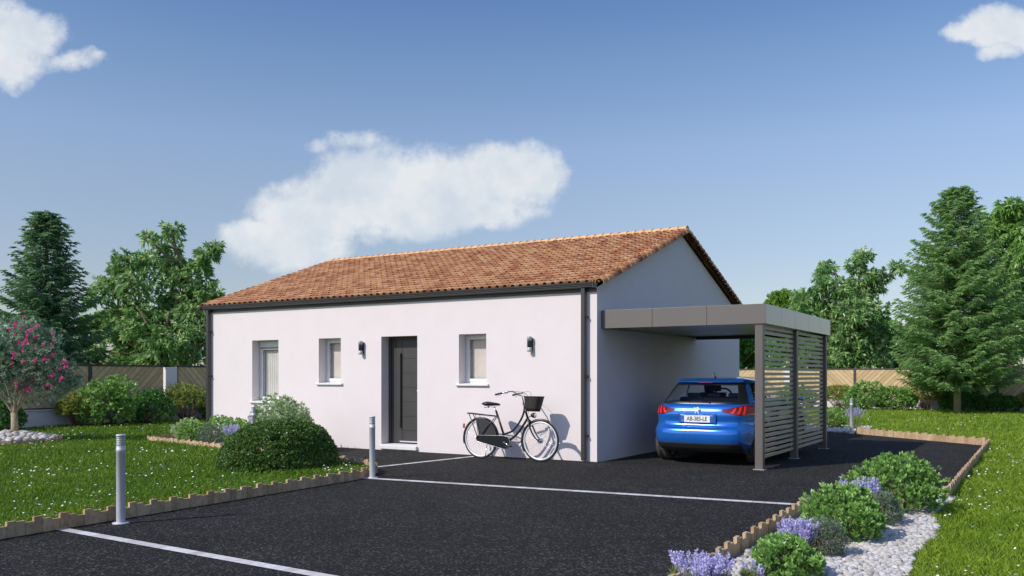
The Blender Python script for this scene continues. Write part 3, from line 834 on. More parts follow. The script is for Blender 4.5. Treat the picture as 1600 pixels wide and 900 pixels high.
# ------------------------------------------------------------------ carport
cp = empty('carport', (0,0,0), 0, 'flat roofed taupe metal carport with a slatted side screen attached to the house', 'carport')
x0, x1, ya, yb, zl, zh = .004, 2.76, .15, 4.85, 2.245, 2.55
m = MB()
m.box(x0, x1-.03, ya+.03, yb-.03, 2.47, 2.52)
rf = m.build('roof', M['anthracite'], cp)
m = MB(); n = 3
for i in range(n):
    a_ = x0 + (x1-x0)*i/n; b_ = x0 + (x1-x0)*(i+1)/n
    m.box(a_+(.002 if i else 0), b_-.002 if i < n-1 else b_, ya, ya+.03, zl, zh)
for i in range(5):
    a_ = ya+.031 + (yb-ya-.062)*i/5; b_ = ya+.031+(yb-ya-.062)*(i+1)/5
    m.box(x1-.03, x1, a_+.002, b_-.002, zl, zh)
m.box(x0, x1, yb-.03, yb, zl, zh)
m.box(x0, x0+.03, ya+.031, yb-.031, zl, zh)
m.build('fascia', M['fascia'], cp, bevel=.003)
m = MB(); m.box(x0+.031, x1-.031, ya+.031, yb-.031, 2.285, 2.30)
m.build('soffit', M['soffit'], cp)
m = MB(); m.box(x0+.031, x1-.031, yb-.10, yb-.031, 2.215, 2.284); m.build('beam', M['anthracite'], cp)
posts = [.23, 2.36, 4.72]
for y in posts:
    m = MB(); m.box(2.595, 2.715, y-.06, y+.06, .012, zl-.002); po = m.build('post', M['taupe'], cp, bevel=.004)
    m = MB(); m.box(2.57, 2.74, y-.085, y+.085, .008, .016); m.build('foot_plate', M['alu_dark'], po)
for ya_, yb_ in ((posts[0]+.06, posts[1]-.06), (posts[1]+.06, posts[2]-.06)):
    m = MB(); z = .165; k = 0
    while z < 2.2:
        h = .048
        m.box(2.64, 2.662, ya_, yb_, z, z+h); z += .0805; k += 1
    m.box(2.625, 2.64, ya_, ya_+.02, .2, 2.22); m.box(2.625, 2.64, yb_-.02, yb_, .2, 2.22)
    m.box(2.632, 2.6395, ya_+.021, yb_-.021, 1.48, 1.50)
    m.build('slat_screen', M['slat'], cp)

# ------------------------------------------------------------------ fences
def clip_poly(poly, x0, x1, z0, z1):
    def cl(P, f, g):
        out = []
        for i in range(len(P)):
            a, b = P[i], P[(i+1) % len(P)]
            ia, ib = f(a), f(b)
            if ia: out.append(a)
            if ia != ib: out.append(g(a, b))
        return out
    def gx(v): return lambda a, b: (v, a[1]+(b[1]-a[1])*(v-a[0])/(b[0]-a[0]))
    def gz(v): return lambda a, b: (a[0]+(b[0]-a[0])*(v-a[1])/(b[1]-a[1]), v)
    for f, g in ((lambda p: p[0] >= x0, gx(x0)), (lambda p: p[0] <= x1, gx(x1)), (lambda p: p[1] >= z0, gz(z0)), (lambda p: p[1] <= z1, gz(z1))):
        if len(poly) < 3: return []
        poly = cl(poly, f, g)
    return poly
def panel(Ln, z0, z1, sgn):
    """diagonal boards in a panel, local x along the fence"""
    m = MB(); w_ = .135; gap = .012; step = (w_+gap)*math.sqrt(2); H_ = z1-z0
    s = -H_-1
    while s < Ln+H_+1:
        if sgn > 0: q = [(s, z0), (s+w_*1.414, z0), (s+w_*1.414+H_, z1), (s+H_, z1)]
        else: q = [(s, z0), (s+w_*1.414, z0), (s+w_*1.414-H_, z1), (s-H_, z1)]
        q = clip_poly(q, 0, Ln, z0, z1)
        if len(q) >= 3: m.prism([(x, -.012, z) for x, z in q], (0, .02, 0))
        s += step
    return m
def fence(name, origin, rz, segs, label, pillars, z0=.52, z1=1.72):
    root = empty(name, origin, rz, label, 'fence')
    for i, (a, b, sg) in enumerate(segs):
        pm = panel(b-a-.10, z0+.05, z1, sg)
        pm.v = [(x+a+.05, y, z) for x, y, z in pm.v]
        bp = pm.build('board_panel', M['fencewood'], root)
        m = MB(); m.box(a+.05, b-.05, .012, .02, z0+.05, z1); m.build('backing', M['fencegap'], bp)
        m = MB(); m.box(a, b-.001, -.035, .035, z1+.002, z1+.05); m.build('rail', M['fencedark'], root); m = MB(); m.box(a+.05, b-.05, -.03, .03, z0+.005, z0+.048); m.build('rail', M['fencedark'], root)
        m = MB(); m.box(a-.05, a+.049, -.045, .045, .0, z1+.001); m.build('post', M['fencedark'], root)
    return root
# left boundary fence runs along y at x=-16.9 and faces the garden (local x -> world y, faces +x)
segs = []
ys = [-9.1,-6.4,-3.65,-.9,1.82,4.72,7.2,9.9,12.6,15.3,18,20.7,23.4,26.1,27.75]
for i in range(len(ys)-1):
    a_, b_ = ys[i], ys[i+1]
    if abs(b_-4.72) < .01: b_ = 4.30
    segs.append((a_, b_, 1 if i % 2 == 0 else -1))
# local x = world y : rotation +90deg, local -y faces +x
fence('wooden_fence', (-16.9,0,0), math.pi/2, segs, 'shaded fence of diagonal boards with dark posts along the left side of the garden', [])
xsb = [-16.8,-14.6,-11.85,-9.1,-6.35,-3.5,-.83,1.92,4.70,7.45,10.2,12.95,15.7,18.45,21.2,23.95,26.7,29.5,32.2,35]
segs = []
for i in range(len(xsb)-1):
    a_, b_ = xsb[i], xsb[i+1]
    if b_ == -3.5: b_ = -3.85
    segs.append((a_, b_, 1 if i % 2 == 0 else -1))
fence('wooden_fence', (0,27.8,0), 0, segs, 'sunlit fence of diagonal pale boards across the back behind the conifer', [])
m = MB(); m.box(-17.02,-16.78,-16,27.66,-.02,.50); m.box(-17.05,-16.75,-16,27.66,.501,.53)
tag(m.build('low_wall', M['render']), 'low shaded rendered wall under the left wooden fence behind the bushes', 'wall')
m = MB(); m.box(-16.7,36,27.68,27.92,-.02,.50); m.box(-16.7,36,27.65,27.95,.501,.53)
tag(m.build('low_wall', M['render']), 'low pale rendered wall under the back fence behind the hedge bushes', 'wall')
def pillar(x, y, sx, sy, h, lb):
    m = MB(); m.box(x-sx/2, x+sx/2, y-sy/2, y+sy/2, 0, h); o = m.build('gate_pillar', M['render'], bevel=.01)
    tag(o, lb, 'pillar', 'white pillars in the garden fence')
pillar(-16.93, 4.52, .22, .38, 1.71, 'white pillar in the shaded left fence above the yellow leaved shrub')
pillar(-3.67, 27.72, .34, .34, 1.73, 'white pillar in the back fence seen through the carport screen')

exec_bike = True
# ------------------------------------------------------------------ bicycle (local: x forward, z up, plane y=0)
bk = empty('bicycle', (-2.0,-.50,.008), 0, 'black city bicycle with a dark front basket standing against the white front wall', 'bicycle', rx=R(-2))
def wheel(cx_, front):
    m = MB(); rw = .352; N = 56
    m.tube([(cx_+ (rw-.017)*math.cos(2*math.pi*i/N), 0, rw+(rw-.017)*math.sin(2*math.pi*i/N)) for i in range(N)], .018, 10, closed=True)
    wh = m.build('front_wheel' if front else 'rear_wheel', M['rubber'], bk)
    m = MB(); m.tube([(cx_+ (rw-.040)*math.cos(2*math.pi*i/N), 0, rw+(rw-.040)*math.sin(2*math.pi*i/N)) for i in range(N)], .0165, 8, closed=True)
    m.build('rim', M['rimwhite'], wh)
    m = MB()
    for i in range(32):
        a = 2*math.pi*i/32; off = .55 if (i//2) % 2 else -.55; sd_ = .025 if i % 2 else -.025
        m.tube([(cx_+.028*math.cos(a+off*1.8), sd_, rw+.028*math.sin(a+off*1.8)), (cx_+(rw-.045)*math.cos(a), 0, rw+(rw-.045)*math.sin(a))], .0011, 4, caps=False)
    m.build('spokes', M['chrome'], wh)
    hr = .042 if front else .028
    m = MB(); m.lathe([(0,-.05),(.012,-.05),(.014,-.034),(hr,-.030),(hr,.030),(.014,.034),(.012,.05),(0,.05)], (cx_,0,rw), 'y', 24)
    m.build('hub', M['chrome'], wh)
    # mudguard
    m = MB(); V = []; n = 30
    a0, a1 = ((R(-28), R(118)) if False else (0, 0))
    rng_ = (R(60), R(212)) if front else (R(10), R(196))
    for i in range(n+1):
        a = rng_[0] + (rng_[1]-rng_[0])*i/n
        for s_, dr in ((-.028,-.006),(-.016,.004),(.016,.004),(.028,-.006)):
            V.append((cx_+(rw+.014+dr)*math.cos(a), s_, rw+(rw+.014+dr)*math.sin(a)))
    m.add(V, [(4*i+k, 4*i+k+1, 4*i+k+5, 4*i+k+4) for i in range(n) for k in range(3)], smooth=True)
    m.build('mudguard', M['black'], wh)
    return wh
XF = 1.19
wheel(0, False); wheel(XF, True)
def curve(pts, n=8):
    """Catmull-Rom through points"""
    P_ = [Vector(p) for p in pts]; P_ = [P_[0]*2-P_[1]] + P_ + [P_[-1]*2-P_[-2]]; out = []
    for i in range(1, len(P_)-2):
        for k in range(n):
            t = k/n; a, b, c_, d_ = P_[i-1:i+3]
            out.append(.5*((2*b)+(c_-a)*t+(2*a-5*b+4*c_-d_)*t*t+(-a+3*b-3*c_+d_)*t**3))
    out.append(P_[-2]); return out
BBp = (.52,0,.30)
m = MB()
m.tube([(.52,0,.30),(.30,0,.84)], .019, 10)                       # seat tube
m.tube([(.865,0,.925),(.945,0,.70)], .019, 10)                    # head tube
m.tube(curve([(.872,0,.90),(.852,0,.80),(.80,0,.69),(.72,0,.58),(.62,0,.49),(.44,0,.43)]), .0175, 10)   # swooping top tube
m.tube(curve([(.935,0,.725),(.85,0,.60),(.73,0,.45),(.60,0,.35),(.52,0,.30)]), .0195, 10)
for s_ in (-1, 1):
    m.tube([(.50,.03*s_,.30),(.0,.062*s_,.352)], .009, 8)
    m.tube([(.33,.02*s_,.76),(.16,.05*s_,.56),(.0,.062*s_,.352)], .0075, 8)
m.build('frame', M['black'], bk)
m = MB()
m.tube([(.945,0,.72),(.952,0,.68)], .021, 10)
for s_ in (-1, 1):
    m.tube(curve([(.955,.02*s_,.70),(1.0,.052*s_,.60),(1.06,.058*s_,.48),(1.13,.058*s_,.39),(XF,.058*s_,.352)]), [.0175-.007*i/32 for i in range(33)], 8)
m.build('fork', M['black'], bk)
m = MB(); m.tube([(.865,0,.925),(.825,0,1.08),(.83,0,1.10)], .011, 10)
m.tube(curve([(.50,-.28,1.12),(.62,-.27,1.145),(.74,-.20,1.17),(.82,-.08,1.11),(.83,0,1.10),(.82,.08,1.11),(.74,.20,1.17),(.62,.27,1.145),(.50,.28,1.12)]), .0105, 10)
hb = m.build('handlebar', M['chrome'], bk)
for s_ in (-1, 1):
    m = MB(); m.tube([(.46,.283*s_,1.112),(.60,.272*s_,1.142)], .0165, 12); m.build('grip', M['blackmatt'], hb)
    m = MB(); m.tube(curve([(.66,.262*s_,1.14),(.60,.285*s_,1.115),(.50,.295*s_,1.085)]), .005, 6); m.ell((.665,.25*s_,1.155), (.03,.022,.022)); m.build('brake_lever', M['chrome'], hb)
m = MB()
m.tube(curve([(.66,-.25,1.15),(.80,-.2,1.17),(.93,-.08,1.14),(.95,-.02,1.05),(.96,-.02,.80)]), .0028, 5, caps=False)
m.tube(curve([(.66,.25,1.15),(.82,.2,1.18),(.96,.06,1.13),(.93,.02,1.0),(.90,.02,.80)]), .0028, 5, caps=False)
m.build('cable', M['black'], hb)
m = MB(); m.tube([(.315,0,.80),(.27,0,.90)], .0125, 10); sp = m.build('seat_post', M['chrome'], bk)
m = MB()
V = []; secs = [(.055,.02,.945,.02),(.065,.095,.955,.035),(.12,.118,.957,.05),(.19,.10,.955,.045),(.26,.06,.952,.035),(.33,.03,.950,.028),(.375,.018,.942,.018)]
NN = 14
for (x, w_, z, t_) in secs:
    for k in range(NN):
        a = 2*math.pi*k/NN; V.append((x, w_*math.cos(a), z + t_*(math.sin(a) if math.sin(a) > 0 else math.sin(a)*1.1)*.8))
F = [(i*NN+k, i*NN+(k+1) % NN, (i+1)*NN+(k+1) % NN, (i+1)*NN+k) for i in range(len(secs)-1) for k in range(NN)]
F += [tuple(range(NN)), tuple((len(secs)-1)*NN+k for k in range(NN))[::-1]]
m.add(V, F, smooth=True); sa_ = m.build('saddle', M['black'], bk, fixn=True)
m = MB()
for s_ in (-1, 1):
    m.tube([(.11,.05*s_,.885),(.11,.05*s_,.915)], .016, 8); m.tube([(.11,.05*s_,.895),(.30,.02*s_,.905)], .004, 6)
m.build('saddle_springs', M['chrome'], sa_)
# rack, skirt guard, chain case
m = MB()
for s_ in (-1, 1):
    m.tube([(.30,.02*s_,.745),(.20,.06*s_,.75),(-.26,.065*s_,.785)], .010, 8)
    m.tube([(-.22,.065*s_,.78),(-.02,.07*s_,.36)], .008, 8); m.tube([(-.08,.065*s_,.77),(.0,.07*s_,.36)], .005, 8)
for k in range(3): m.tube([(.19,-.02+.02*k,.752),(-.26,-.02+.02*k,.787)], .003, 6)
for x in (-.26,-.12,.05,.19): m.tube([(x,-.062,.77+.0-(x*.075)),(x,.062,.77-(x*.075))], .005, 6)
m.build('rear_rack', M['black'], bk)
for s_ in (-1, 1):
    m = MB(); V = [(.0,.045*s_,.352)]; n = 14
    for i in range(n+1):
        a = R(12)+R(92)*i/n; V.append((.345*math.cos(a), .034*s_, .352+.345*math.sin(a)))
    V = [V[0]] + V[1:]
    m.add(V, [(0, i+1, i+2) for i in range(n)]); m.build('skirt_guard', M['black'] if s_ > 0 else M['blackmatt'], bk)
m = MB(); 
out = []
for i in range(13): a = R(90)+R(180)*i/12; out.append((.0+.055*math.cos(a), .352+.055*math.sin(a)))
for i in range(17): a = R(-90)+R(180)*i/16; out.append((.52+.115*math.cos(a), .30+.115*math.sin(a)))
m.prism([(x, -.070, z) for x, z in out], (0, .030, 0)); cc = m.build('chain_case', M['black'], bk, bevel=.006)
m = MB(); m.tube([(x, -.072, z) for x, z in out], .0045, 6, closed=True); m.build('chrome_rim', M['chrome'], cc)
m = MB()
m.tube([(.52,-.095,.30),(.52,.095,.30)], .014, 10)
m.tube([(.52,-.092,.30),(.655,-.095,.245)], .0085, 8); m.tube([(.52,.092,.30),(.385,.095,.355)], .0085, 8)
ck = m.build('crank', M['chrome'], bk)
m = MB(); m.box(.61,.70,-.185,-.10,.232,.256); m.build('pedal', M['blackmatt'], ck); m = MB(); m.box(.34,.43,.10,.185,.343,.367); m.build('pedal', M['blackmatt'], ck)
m = MB(); m.tube([(.10,.07,.34),(.16,.16,.0)], .008, 8); m.tube([(.10,.07,.34),(.16,-.10,.03)], .008, 8); m.build('kickstand', M['chrome'], bk)
m = MB(); m.box(-.376,-.352,-.022,.022,.52,.60); m.build('rear_light', M['red'], bk, bevel=.006)
m = MB(); m.lathe([(0,-.05),(.025,-.045),(.042,-.01),(.046,.03),(.040,.034)], (1.05,0,.775), 'x', 20); hl = m.build('headlight', M['black'], bk)
m = MB(); m.lathe([(0,.038),(.038,.034)], (1.05,0,.775), 'x', 20); m.build('lens', M['chrome'], hl)
m = MB(); m.tube([(1.03,0,.775),(.955,0,.74)], .007, 6); m.build('light_bracket', M['black'], hl)
# basket: tapered woven tub with ribs
m = MB()
def ringp(z, cx_, rx, ry, n=36, e=4):
    out = []
    for i in range(n):
        a = 2*math.pi*i/n; c_, s_ = math.cos(a), math.sin(a)
        out.append((cx_+rx*math.copysign(abs(c_)**(2/e), c_), ry*math.copysign(abs(s_)**(2/e), s_), z))
    return out
lv = [(0,1.035,.112,.080),(.25,1.04,.126,.095),(.5,1.045,.136,.105),(.75,1.05,.146,.115),(1,1.055,.156,.125)]
R_ = [ringp(.845+.245*t, c_, rx, ry) for t, c_, rx, ry in lv]; n = 36
V = [p for r_ in R_ for p in r_]
F = [(i*n+k, i*n+(k+1) % n, (i+1)*n+(k+1) % n, (i+1)*n+k) for i in range(4) for k in range(n)] + [tuple(range(n))[::-1]]
m.add(V, F, smooth=True)
Ri = [ringp(.855+.235*t, c_, rx-.01, ry-.01) for t, c_, rx, ry in lv]
m.add([p for r_ in Ri for p in r_], [f[::-1] for f in F], smooth=True)
bs = m.build('basket', M['basket'], bk)
m = MB()
for r_, q in ((R_[4], .008), (R_[0], .006)): m.tube(r_, q, 6, closed=True)
for i in (2,):
    m.tube(R_[i], .004, 6, closed=True)
for k in range(0, n, 2): m.tube([R_[j][k] for j in range(5)], .0035, 5)
m.build('basket_ribs', M['basket'], bs)

# ------------------------------------------------------------------ car (local: y forward from the rear bumper, x across)
car = empty('parked_car', (1.60,.30,.008), 0, 'bright blue hatchback parked nose in under the carport', 'car')
def lerp_tab(tab, z):
    xs_ = [t[0] for t in tab]; return float(np.interp(z, xs_, [t[1] for t in tab]))
B_YR = [(.20,.16),(.27,.07),(.34,.025),(.42,.004),(.50,.0),(.555,.004),(.59,.02),(.615,.075),(.64,.105),(.70,.115),(.80,.10),(.86,.105),(.92,.13),(.97,.17),(1.0,.21)]
B_YF = [(.20,4.05),(.35,4.22),(.5,4.25),(.65,4.22),(.8,4.12),(1.0,3.9)]
B_A = [(.20,.79),(.30,.855),(.42,.892),(.55,.902),(.68,.892),(.75,.888),(.80,.898),(.88,.885),(.95,.845),(1.0,.79)]
G_YR = [(.94,.20),(1.0,.225),(1.08,.285),(1.18,.40),(1.28,.525),(1.33,.60),(1.37,.70),(1.40,.88),(1.42,1.2)]
G_YF = [(.94,3.35),(1.0,3.2),(1.1,2.95),(1.25,2.6),(1.34,2.35),(1.40,2.1),(1.42,1.9)]
G_A = [(.94,.815),(1.0,.785),(1.1,.735),(1.2,.69),(1.28,.65),(1.33,.615),(1.37,.56),(1.40,.46),(1.42,.32)]
def contour(tabs, z, ph, n):
    yr, yf, a = (lerp_tab(t, z) for t in tabs)
    yc, b = (yr+yf)/2, (yf-yr)/2
    c_, s_ = math.cos(ph), math.sin(ph)
    return (a*math.copysign(abs(c_)**(2/n), c_), yc + b*math.copysign(abs(s_)**(2/n), s_))
BT = (B_YR, B_YF, B_A); GT = (G_YR, G_YF, G_A); BN, GN = 5.2, 5.0
def bodyp(z, ph, off=0.0):
    x, y = contour(BT, z, ph, BN)
    if off:
        x1_, y1_ = contour(BT, z, ph-.002, BN); x2_, y2_ = contour(BT, z, ph+.002, BN)
        tx, ty = x2_-x1_, y2_-y1_; l = math.hypot(tx, ty) or 1; x += ty/l*off; y -= tx/l*off
    return (x, y, z)
def glp(z, ph, off=0.0):
    x, y = contour(GT, z, ph, GN)
    if off:
        x1_, y1_ = contour(GT, z, ph-.002, GN); x2_, y2_ = contour(GT, z, ph+.002, GN)
        tx, ty = x2_-x1_, y2_-y1_; l = math.hypot(tx, ty) or 1; x += ty/l*off; y -= tx/l*off
    return (x, y, z + off*.3)
def ph_of_x(fn, z, x, side=-1):
    """angle on the rear (side=-1) whose x is the given one"""
    lo, hi = (-math.pi, 0)
    for _ in range(40):
        mid = (lo+hi)/2
        if fn(z, mid)[0] < x: lo = mid
        else: hi = mid
    return (lo+hi)/2
def ph_of_y(fn, z, y, right=True):
    lo, hi = -math.pi/2, math.pi/2
    for _ in range(40):
        mid = (lo+hi)/2
        if fn(z, mid)[1] < y: lo = mid
        else: hi = mid
    m_ = (lo+hi)/2
    return m_ if right else (-math.pi - m_ if m_ < 0 else math.pi - m_)
# angles: dense near the corners
phs = []
def addp(a, b, n): phs.extend([a+(b-a)*i/n for i in range(n)])
ysamp = [0.25,.3,.4,.5,.56,.62,.7,.78,.86,.94,1.02,1.10,1.18,1.25,1.32,1.39,1.5,1.7,2.0,2.3,2.6,2.8,2.93,3.0,3.07,3.15,3.24,3.34,3.44,3.53,3.60,3.66,3.75,3.9]
rear_x = [i/24*.86 for i in range(-24, 25)] + [.875,.885]; rear_x = [-.885,-.875] + rear_x
aa = [ph_of_x(bodyp, .55, x) for x in rear_x] + [ph_of_y(bodyp, .55, y) for y in ysamp]
aa += [math.pi - a for a in [ph_of_y(bodyp, .55, y) for y in ysamp]] + [-a for a in [ph_of_x(bodyp, .55, x) for x in rear_x[::2]]]
aa = sorted({round(a % (2*math.pi), 6) for a in aa})
WY0, WY1, WR, AR = .77, 3.36, .325, .375
def zbot(y):
    z = .215
    for wy in (WY0, WY1):
        d_ = abs(y-wy)
        if d_ < AR: z = max(z, .325+math.sqrt(AR*AR-d_*d_))
    return z
def ztop(y):
    return float(np.interp(y, [0,.3,2.9,3.3,3.8,4.0,4.25], [.97,.985,.955,.90,.80,.74,.68]))
SN = 26; zs_ = []
bod = MB(); V = []
for s in range(SN+1):
    for ph in aa:
        y0_ = contour(BT, .55, ph, BN)[1]
        zb, zt = zbot(y0_), ztop(y0_)
        x_mid = abs(contour(BT, .55, ph, BN)[0])
        if x_mid < .80: zb = .215
        z = zb + (zt-zb)*s/SN
        V.append(bodyp(z, ph))
n = len(aa)
F = [(s*n+k, s*n+(k+1) % n, (s+1)*n+(k+1) % n, (s+1)*n+k) for s in range(SN) for k in range(n)]
# deck / bonnet : shrink the top ring inwards, a little crowned
base = V[SN*n:(SN+1)*n]; o_ = len(V)
for j, t in enumerate((.03,.08,.16,.30,.5,.75)):
    for (x, y, z) in base:
        yy = 2.1 + (y-2.1)*(1-t); xx = x*(1-t)
        V.append((xx, yy, ztop(yy)*.0 + float(np.interp(yy, [0,.3,2.9,3.3,3.8,4.0,4.25], [.97,.985,.955,.93,.87,.81,.70])) + .012*min(1, t*6)))
for j in range(6):
    a_ = (SN+j)*n; b_ = (SN+1+j)*n
    F += [(a_+k, a_+(k+1) % n, b_+(k+1) % n, b_+k) for k in range(n)]
# hole for the cabin is hidden below the glasshouse: keep only the rings outside it
bod.add(V, F, smooth=True)
body = bod.build('body', M['carblue'], car)
def patch(name, fn, a0, a1, z0, z1, off, na, nz, mt_, parent, zf0=None, zf1=None, smooth=True):
    m = MB(); V = []
    for j in range(nz+1):
        for i in range(na+1):
            t = i/na; ph = a0+(a1-a0)*t
            b0_ = zf0(t) if zf0 else z0; b1_ = zf1(t) if zf1 else z1
            V.append(fn(b0_+(b1_-b0_)*j/nz, ph, off))
    m.add(V, [(j*(na+1)+i, j*(na+1)+i+1, (j+1)*(na+1)+i+1, (j+1)*(na+1)+i) for j in range(nz) for i in range(na)], smooth=smooth)
    return m.build(name, mt_, parent)
# glasshouse: pillars and roof in paint, windows in glass
rw0, rw1 = 1.015, 1.285
def gx_(z, x): return ph_of_x(glp, z, x)
A_R0, A_R1 = gx_(1.15, -.56), gx_(1.15, .56)      # rear glass
sy = lambda y, r=True: ph_of_y(glp, 1.15, y, r) % (2*math.pi)
SIDE = [(.78, 1.55), (1.63, 2.45)]
FR0 = -A_R1; FR1 = -A_R0
def gh_cells():
    ang = [gx_(1.15, x) for x in np.linspace(-.60, .60, 21)] + [gx_(1.15, x) for x in (-.56,.56,-.63,.63,-.66,.66,-.68,.68)]
    ang += [ph_of_y(glp, 1.15, y) for y in (.45,.5,.55,.65,.78,.9,1.1,1.3,1.55,1.63,1.8,2.0,2.2,2.45,2.6,2.7)]
    ang = [a % (2*math.pi) for a in ang]
    ang += [(math.pi - a) % (2*math.pi) for a in ang if True]
    ang += [(-a) % (2*math.pi) for a in ang]
    return sorted({round(a, 5) for a in ang})
ga = gh_cells(); gzs = [.94,.98,1.015,1.08,1.15,1.22,1.285,1.32,1.345,1.37,1.39,1.405,1.415,1.42]
bodyM, glassM = MB(), MB()
ng = len(ga)
V = [glp(z, a) for z in gzs for a in ga]
Fb = []; wins = {'rear_window': [], 'side_window_r': [], 'side_window_l': [], 'side_window_r2': [], 'side_window_l2': [], 'windscreen': []}
for j in range(len(gzs)-1):
    for k in range(ng):
        f = (j*ng+k, j*ng+(k+1) % ng, (j+1)*ng+(k+1) % ng, (j+1)*ng+k)
        zc = (gzs[j]+gzs[j+1])/2
        a = ga[k]; b = ga[(k+1) % ng] if k < ng-1 else ga[0]+2*math.pi
        c_ = glp(1.15, (a+b)/2); w_ = None
        if rw0 <= zc <= 1.32:
            if c_[1] < .45 and abs(c_[0]) < .56 and zc < rw1: w_ = 'rear_window'
            elif abs(c_[0]) > .55 and zc < 1.32:
                for q, (y0_, y1_) in enumerate(SIDE):
                    if y0_ < c_[1] < y1_: w_ = ('side_window_r' if c_[0] > 0 else 'side_window_l') + ('2' if q else '')
            if c_[1] > 2.6 and abs(c_[0]) < .60: w_ = 'windscreen'
        (wins[w_] if w_ else Fb).append(f)
roofm = MB(); roofm.add(V, Fb, smooth=True)
# roof centre cap
cap = [glp(1.42, a) for a in ga]; cc_ = (0, 1.55, 1.432)
roofm.add(cap+[cc_], [(k, (k+1) % ng, ng) for k in range(ng)], smooth=True)
cabin = roofm.build('roof', M['carblue'], car, fixn=True)
for nm, fs in wins.items():
    if not fs: continue
    used = sorted({i for f in fs for i in f}); mp = {i: q for q, i in enumerate(used)}
    gm = MB(); gm.add([V[i] for i in used], [tuple(mp[i] for i in f) for f in fs], smooth=True)
    g_ = gm.build('rear_window' if nm.startswith('rear') else ('windscreen' if nm == 'windscreen' else 'side_window'), M['carglass'], car)
    if nm == 'rear_window': rearwin = g_
# black surround of the rear window (band standing just proud of the paint)
RA0, RA1 = gx_(1.15,-.655), gx_(1.15,.655)
patch('window_trim', glp, RA0, RA1, .985, rw0+.004, .004, 40, 2, M['black'], rearwin)
patch('window_trim', glp, RA0, RA1, rw1-.004, 1.325, .004, 40, 2, M['black'], rearwin)
patch('window_trim', glp, RA0, A_R0+.001, rw0, rw1, .004, 8, 8, M['black'], rearwin)
patch('window_trim', glp, A_R1-.001, RA1, rw0, rw1, .004, 8, 8, M['black'], rearwin)
# roof spoiler
m = MB(); V = []; nn = 24
for i in range(nn+1):
    x = -.575+1.15*i/nn; cu = .05*(x/.575)**2 + .14*(abs(x)/.575)**8
    V += [(x, .52+cu, 1.333), (x, .535+cu, 1.345), (x*.98, .78, 1.398), (x*.98, .66, 1.335)]
m.add(V, [(4*i+a, 4*i+4+a, 4*i+4+(a+1) % 4, 4*i+(a+1) % 4) for i in range(nn) for a in range(4)] + [(0,1,2,3),(4*nn+3,4*nn+2,4*nn+1,4*nn)], smooth=False)
sp_ = m.build('spoiler', M['carblue'], car, fixn=True, bevel=.006)
m = MB(); m.box(-.12,.12,.488,.50,1.322,1.334); m.build('brake_light', M['reddark'], sp_)
# rear bumper insert, hatch seams, light clusters
q0, q1 = ph_of_x(bodyp, .27, -.70), ph_of_x(bodyp, .27, .70)
patch('diffuser', bodyp, q0, q1, .215, .345, .006, 50, 6, M['blackmatt'], body, zf1=lambda t: .345-.10*(abs(2*t-1))**10)
patch('bumper_lip', bodyp, q0+.0, q1, .345, .36, .010, 50, 2, M['anthracite'], body, zf0=lambda t: .343-.10*(abs(2*t-1))**10, zf1=lambda t: .362-.10*(abs(2*t-1))**10)
q0, q1 = ph_of_x(bodyp, .60, -.50), ph_of_x(bodyp, .60, .50)
patch('tailgate_seam', bodyp, q0, q1, .598, .607, .003, 40, 1, M['blackmatt'], body, zf0=lambda t: .598+.03*(abs(2*t-1))**12, zf1=lambda t: .610+.06*(abs(2*t-1))**12)
for s_ in (-1, 1):
    xa, xb = .40, .888
    za, zb_ = .80, .955
    aA = ph_of_x(bodyp, .88, s_*xa); aB = ph_of_y(bodyp, .88, .50, True)
    if s_ < 0: aB = -math.pi - aB
    lw = lambda t: .815 - .012*t + .055*(1-t)**6
    up_ = lambda t: .905 + .065*min(1, t*1.6) - .02*max(0, t-.7)
    tl = patch('tail_light', bodyp, aA, aB, za, zb_, .008, 50, 10, M['reddark'], car, zf0=lw, zf1=up_)
    for k in range(3):
        f0 = .16+.17*k
        m = MB(); V = []
        for j in range(9):
            t = j/8
            for e_ in (0, .080):
                tt = min(.98, f0 + .13*t**1.3 + e_*(1-.35*t)); ph = aA+(aB-aA)*tt
                z = lw(tt)+.014 + (up_(tt)-lw(tt)-.026)*t
                V.append(bodyp(z, ph, .013))
        m.add(V, [(2*j, 2*j+1, 2*j+3, 2*j+2) for j in range(8)], smooth=True)
        m.build('light_strip', M['red'], tl)
# plate in its recess
m = MB(); m.box(-.31,.31,.083,.10,.672,.822); m.build('plate_recess', M['carblue'], body, bevel=.008)
m = MB()
m.box(-.31,.31,.080,.0835,.817,.825); m.box(-.31,-.304,.080,.0835,.69,.817); m.box(.304,.31,.080,.0835,.69,.817)
m.build('recess_edge', M['blackmatt'], body)
m = MB(); m.box(-.26,.26,.072,.080,.690,.800); plate = m.build('licence_plate', M['white'], car, bevel=.003)
m = MB(); m.box(-.257,-.215,.0695,.0712,.693,.797); m.box(.215,.257,.0695,.0712,.693,.797); m.build('blue_band', M['plateblue'], plate)
def text(s_, size, loc, mt_, parent, name, sx=1.0, depth=.001):
    cu = bpy.data.curves.new('t', 'FONT'); cu.body = s_; cu.size = size; cu.extrude = depth; cu.align_x = 'CENTER'; cu.align_y = 'CENTER'
    cu.offset = size*.012
    t_ = bpy.data.objects.new('t', cu); col.objects.link(t_)
    dg = bpy.context.evaluated_depsgraph_get(); me = bpy.data.meshes.new_from_object(t_.evaluated_get(dg))
    bpy.data.objects.remove(t_)
    me.transform(Matrix.Translation(loc) @ Matrix.Rotation(math.pi/2, 4, 'X') @ Matrix.Diagonal((sx, 1, 1, 1)))
    me.materials.clear(); me.materials.append(mt_)
    o = bpy.data.objects.new(name, me); col.objects.link(o); o.parent = parent
    return o
text('AB-385-LE', .098, (0,.0705,.745), M['blackmatt'], plate, 'plate_text', .80)
